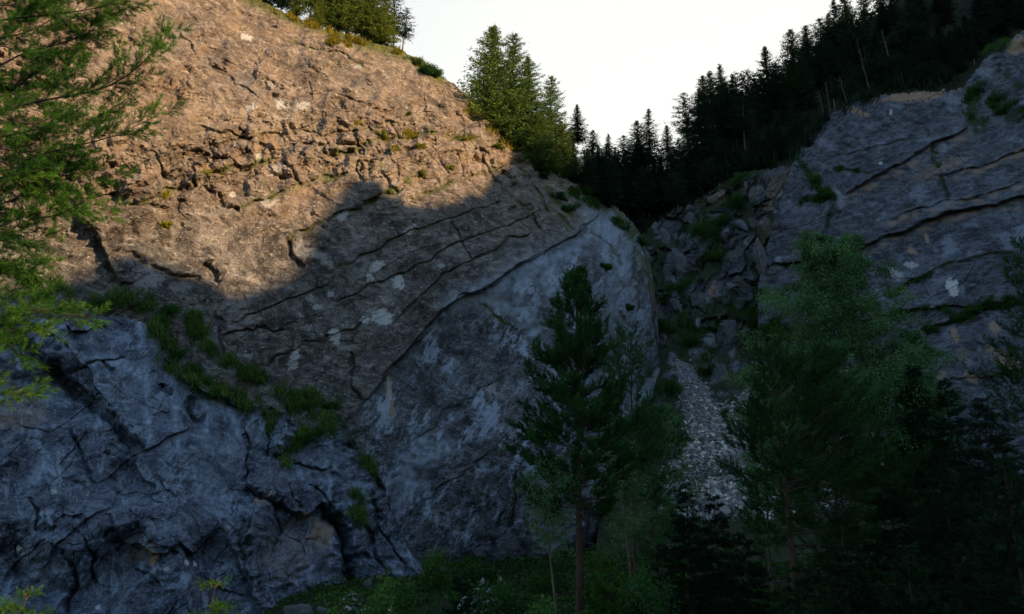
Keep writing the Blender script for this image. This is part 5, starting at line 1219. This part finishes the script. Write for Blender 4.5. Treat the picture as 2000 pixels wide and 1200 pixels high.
for k, a in enumerate([
 (990, 1070, 30, 26, 20, 'grey boulder at the foot of the slab left of the tall pine', 'crag', 60), (935, 1078, 12, 10, 0, 'small grey block left of the grey boulder', 'crag', 62), (978, 1040, 14, 12, 10, 'dark rounded stone above the grey boulder', 'crag', 66),
 (1075, 1030, 70, 60, 38, 'huge smooth sloping boulder half hidden behind the tall pine', 'crag', 58), (866, 1110, 7, 5, 0, 'small pale stone in the thicket', 'slab', 48), (720, 1140, 10, 9, 0, 'small dark stone at the end of the outcrop', 'crag', 40)]):
    x, y, sx, sy, an, lab, mt, Yb = a; rock(x, y, sx, sy, an, lab, mt, 300+k, Yb=Yb)
rock(590, 1196, 34, 12, -14, 'long flat boulder at the bottom under the right end of the outcrop', 'slab', 320, Yb=20); rock(640, 1200, 26, 9, -20, 'flat stone leaning right of the long bottom boulder', 'slab', 321, Yb=19)
CR = [(1522, 358, 22, 52, -38, 'leaning tan slab at the top of the gully', .7), (1490, 520, 20, 62, 22, 'tilted grey fin standing beside the birch', .1), (1505, 455, 18, 34, 10, 'tan broken block above the tilted fin', .8), (1425, 660, 32, 52, 5, 'dark pointed pinnacle splitting the scree', 0), (1405, 740, 26, 40, -10, 'low dark block under the pinnacle', 0),
 (1395, 575, 9, 26, -30, 'small pale flake on the gully wall', .8), (1400, 385, 26, 12, 30, 'broken tan rocks under the wood', .6), (1330, 520, 18, 50, 18, 'upright dark slab on the left gully wall', 0), (1365, 590, 16, 36, 25, 'narrow dark slab right of the upright one', 0), (1450, 560, 24, 34, 40, 'blocky rock left of the tilted fin', .1),
 (1440, 500, 26, 16, 10, 'flat topped block in mid gully', .1), (1350, 430, 20, 24, 30, 'grey rock high on the left of the gully', .1), (1300, 470, 14, 40, 5, 'thin dark rib beside the slab rim', 0), (1530, 600, 20, 18, 0, 'grey block under the cliff foot left of the birch', .1), (1470, 440, 20, 18, 35, 'pale edged block above the flat topped one', .2), (1475, 380, 18, 26, -40, 'tilted block left of the leaning tan slab', .3), (1320, 600, 14, 30, 10, 'low rib at the foot of the slab edge', 0)]
for k, (x, y, sx, sy, an, lab, tn) in enumerate(CR):
    rock(x, y, sx, sy, an, lab, 'crag', 340+k, objs=[gu_o, rt_o], tan=tn*0.45, name='crag', cat='rock', depth=0.7)

# scree: thousands of small stones
R_ = np.random.default_rng(5)
tv = [rock_mesh(500+i, 1, 9, 0) for i in range(6)]
VS = []; FS = []; VP = []; n0 = 0; tried = 0; sc_p = np.array(SCREE)
def stones(poly, count, smin, smax, objs, pad=8):
    global n0
    pg = np.array(poly); x = R_.uniform(pg[:, 0].min()-pad, pg[:, 0].max()+pad, count*3); y = R_.uniform(pg[:, 1].min()-pad, pg[:, 1].max()+pad, count*3)
    ok = in_poly(x+R_.normal(0, 7, x.shape)+noise2(x/16, y/16, 58)*10, y+R_.normal(0, 5, x.shape), poly); x = x[ok][:count]; y = y[ok][:count]
    for a, b in zip(x, y):
        h_ = hit(float(a), float(b), objs)
        if h_ is None: continue
        s = smin+(smax-smin)*R_.random()**5*(0.5+max(0, b-700)/200 if b > 680 else 1); V, F = tv[R_.integers(6)]
        ax = unit(R_.normal(size=3)); an = R_.random()*6; V = V*np.array([s, s*0.7, s*0.45])
        V = V*math.cos(an)+np.cross(ax, V)*math.sin(an)+np.outer(V@ax, ax)*(1-math.cos(an))
        VS.append(V+np.array(h_[0])+np.array([0, 0, s*0.15])); FS.append(F+n0); VP.append(np.full(len(V), R_.random())); n0 += len(V)
stones(SCREE, 11000, 0.08, 0.42, [gu_o]); stones([(1290, 900), (1480, 900), (1540, 1010), (1290, 1010)], 1200, 0.12, 0.5, [gu_o])
stones([(1600, 790), (1760, 800), (1800, 960), (1600, 1000)], 500, 0.15, 0.5, [gu_o, rt_o]); stones([(660, 1150), (760, 1150), (760, 1200), (660, 1200)], 200, 0.03, 0.10, [g_o]); stones([(900, 1130), (970, 1130), (970, 1200), (900, 1200)], 160, 0.04, 0.16, [g_o])
m_, n_, b_ = new_mat('scree_stone'); a_ = N(n_, 'ShaderNodeAttribute'); a_.attribute_name = 'v'
r_ = ramp(n_, a_.outputs['Fac'], [(0.0, (0.05, 0.05, 0.05)), (0.5, (0.19, 0.185, 0.172)), (0.8, (0.36, 0.345, 0.315)), (1.0, (0.60, 0.56, 0.49))]); n_.links.new(r_.outputs[0], b_.inputs['Base Color']); b_.inputs['Roughness'].default_value = 0.85
tag(mesh_np('gravel', np.concatenate(VS), np.concatenate(FS), m_, attrs={'v': np.concatenate(VP)}), 'loose grey scree stones running down the gully', 'gravel', kind='stuff')

# ------------------------------------------------------------------ grass on ledges, crest and seams
def blades(spots, objs, per, ln, w, mat, label, seed, hangf=0.4, spread=2.0):
    """spots: (polyline, half width px, count)"""
    global R_
    R_ = np.random.default_rng(seed); PB = []; NR = []; KK = []
    for pts, hw, cnt in spots:
        pts = np.array(pts, float); L = np.r_[0, np.cumsum(np.hypot(*np.diff(pts, axis=0).T))]
        for _ in range(cnt):
            s = R_.random()*L[-1]; x = np.interp(s, L, pts[:, 0])+R_.normal(0, hw*0.6); y = np.interp(s, L, pts[:, 1])+R_.normal(0, hw*0.6)
            if noise2(np.array([x/30]), np.array([y/30]), 55)[0]+0.5*noise2(np.array([x/11]), np.array([y/11]), 56)[0] < 0.20: continue
            h_ = hit(x, y, objs)
            if h_ is None: continue
            PB.append(h_[0]); NR.append(h_[1]); KK.append(h_[0].y/FPX)
    B = np.repeat(np.array(PB), per, 0); Nn = np.repeat(np.array(NR), per, 0); K = np.repeat(np.array(KK), per)[:, None]; m = len(B)
    d = unit(Nn*0.6+R_.normal(0, 0.45, (m, 3))+np.array([0, 0, 0.8])); B = B+R_.normal(0, 1, (m, 3))*K*spread-Nn*0.03
    l = ln*K*(0.5+R_.random((m, 1))); sd = unit(np.cross(d, R_.normal(size=(m, 3))))*w*K
    mid = B+d*l*0.6; tip = mid+unit(d*(1-hangf)+Nn*0.3+np.array([0, 0, -hangf]))*l*0.5
    V = np.stack([B-sd, B+sd, mid+sd*0.7, mid-sd*0.7, mid-sd*0.7, mid+sd*0.7, tip+sd*0.1, tip-sd*0.1], 1).reshape(-1, 3)
    vv = np.repeat(np.clip(np.repeat(0.45+R_.normal(0, 0.2, len(PB)), per)+R_.normal(0, 0.1, m), 0, 1), 8)
    return tag(mesh_np('grass', V, np.arange(m*8).reshape(-1, 4), M[mat], attrs={'v': vv}), label, 'grass', kind='stuff')
blades([([(500, 2), (600, 46), (700, 84), (790, 106), (855, 148)], 6, 1300), ([(640, 78), (670, 92), (695, 98)], 7, 400), ([(850, 268), (905, 270), (920, 275)], 5, 150), ([(380, 352), (410, 340)], 4, 60), ([(740, 252), (750, 270)], 5, 80), ([(790, 262), (810, 268)], 4, 80),
        ([(755, 295), (830, 290)], 4, 80), ([(800, 348), (845, 342)], 5, 120), ([(310, 388), (340, 378)], 3, 60), ([(960, 250), (1000, 290)], 8, 200), ([(300, 440), (345, 446)], 4, 60), ([(880, 205), (950, 235)], 5, 80), ([(670, 255), (700, 240)], 3, 50)],
       [main_o], 6, 9, 0.8, 'dry', 'yellow grass along the crest and lit ledges of the slab', 61, 0.2)
blades([([(225, 590), (300, 600), (320, 640)], 18, 400), ([(300, 640), (322, 690), (352, 735), (410, 765), (470, 795), (550, 800), (640, 800)], 15, 1700), ([(372, 620), (390, 660), (430, 700)], 12, 500), ([(430, 700), (500, 740), (560, 775), (620, 790)], 13, 900), ([(560, 870), (620, 850), (640, 830)], 18, 500),
        ([(520, 830), (530, 870)], 5, 120), ([(690, 960), (700, 1020)], 10, 160), ([(555, 900), (558, 960)], 6, 120), ([(0, 530), (80, 555), (150, 590)], 14, 400), ([(700, 880), (745, 950)], 6, 160)],
       [out_o, main_o], 9, 19, 0.75, 'grass', 'green grass and fern hanging in the seam above the outcrop', 62, 0.8, 5.0)
blades([([(1560, 300), (1600, 370), (1625, 395)], 10, 420), ([(1700, 625), (1790, 607), (1850, 605)], 5, 300), ([(1850, 640), (1900, 610), (1980, 590)], 11, 700), ([(1560, 395), (1620, 390)], 5, 150), ([(1720, 590), (1830, 530)], 3, 200), ([(1625, 330), (1700, 338)], 4, 120), ([(1740, 352), (1775, 360)], 4, 100), ([(1825, 290), (1835, 340)], 4, 120), ([(1890, 180), (1915, 250)], 14, 500), ([(1940, 200), (2000, 225)], 14, 500), ([(1330, 430), (1400, 470), (1450, 420)], 30, 600), ([(1300, 560), (1340, 620), (1380, 700)], 26, 600), ([(1440, 600), (1500, 640), (1560, 660)], 20, 700), ([(1400, 820), (1440, 800)], 8, 150), ([(1100, 370), (1160, 400), (1250, 470)], 7, 500), ([(1300, 1040), (1450, 1030), (1700, 1050)], 45, 1600), ([(1270, 1100), (1500, 1110)], 40, 700)],
       [rt_o, gu_o, main_o], 6, 9, 0.7, 'under', 'dark green grass on the gully slopes and ledges of the right cliff', 63, 0.4)

blades([([(1625, 208), (1700, 172), (1780, 155), (1850, 152)], 16, 2600), ([(1500, 318), (1550, 300), (1600, 235)], 12, 800), ([(1300, 400), (1400, 355), (1500, 320)], 10, 500)], [hl_o, rt_o, gu_o], 9, 17, 1.0, 'wood_tree', 'dark scrub and tall grass at the foot of the hillside wood', 64, 0.2, 8.0)

# undergrowth on the valley floor
R_ = np.random.default_rng(88)
n = 90000
yy_ = 9+R_.random(n)**0.8*68; xx_ = (R_.random(n)*1.5-0.75)*yy_*0.9
dn = fbm(xx_/3, yy_/3, 3, 950); kp = dn > -0.22; xx_, yy_, dn = xx_[kp], yy_[kp], dn[kp]
hh = (0.10+0.75*np.clip(dn+0.15, 0, 1))*R_.random(len(xx_))**0.7
pc = np.stack([xx_, yy_, ground_z(xx_, yy_)+hh], 1)
V, F, v = leaves(pc, 0.05+0.0028*yy_, 0.35+0.5*dn+R_.normal(0, 0.15, len(pc)), 1.2, 0.8)
tag(mesh_np('undergrowth', V, F, M['under'], attrs={'v': v}), 'low leafy undergrowth covering the valley floor', 'undergrowth', kind='stuff')

for o in SC.objects:
    if o.parent is None and 'label' in o.keys(): o['label'] = o['label'].replace(' standing at the rim', '')
# a label shared by several things gets each one's place among them
_by = {}
for o in SC.objects:
    if o.parent is None and 'label' in o.keys(): _by.setdefault(o['label'], []).append(o)
for l, os_ in _by.items():
    if len(os_) > 1:
        os_.sort(key=lambda o: o.location.x/max(1, o.location.y))
        for k, o in enumerate(os_): o['label'] = l+', '+['leftmost', 'second from left', 'third from left', 'fourth from left', 'fifth from left', 'sixth from left', 'seventh from left', 'eighth from left', 'ninth from left', 'tenth from left', 'eleventh from left', 'twelfth from left'][min(k, 11)]
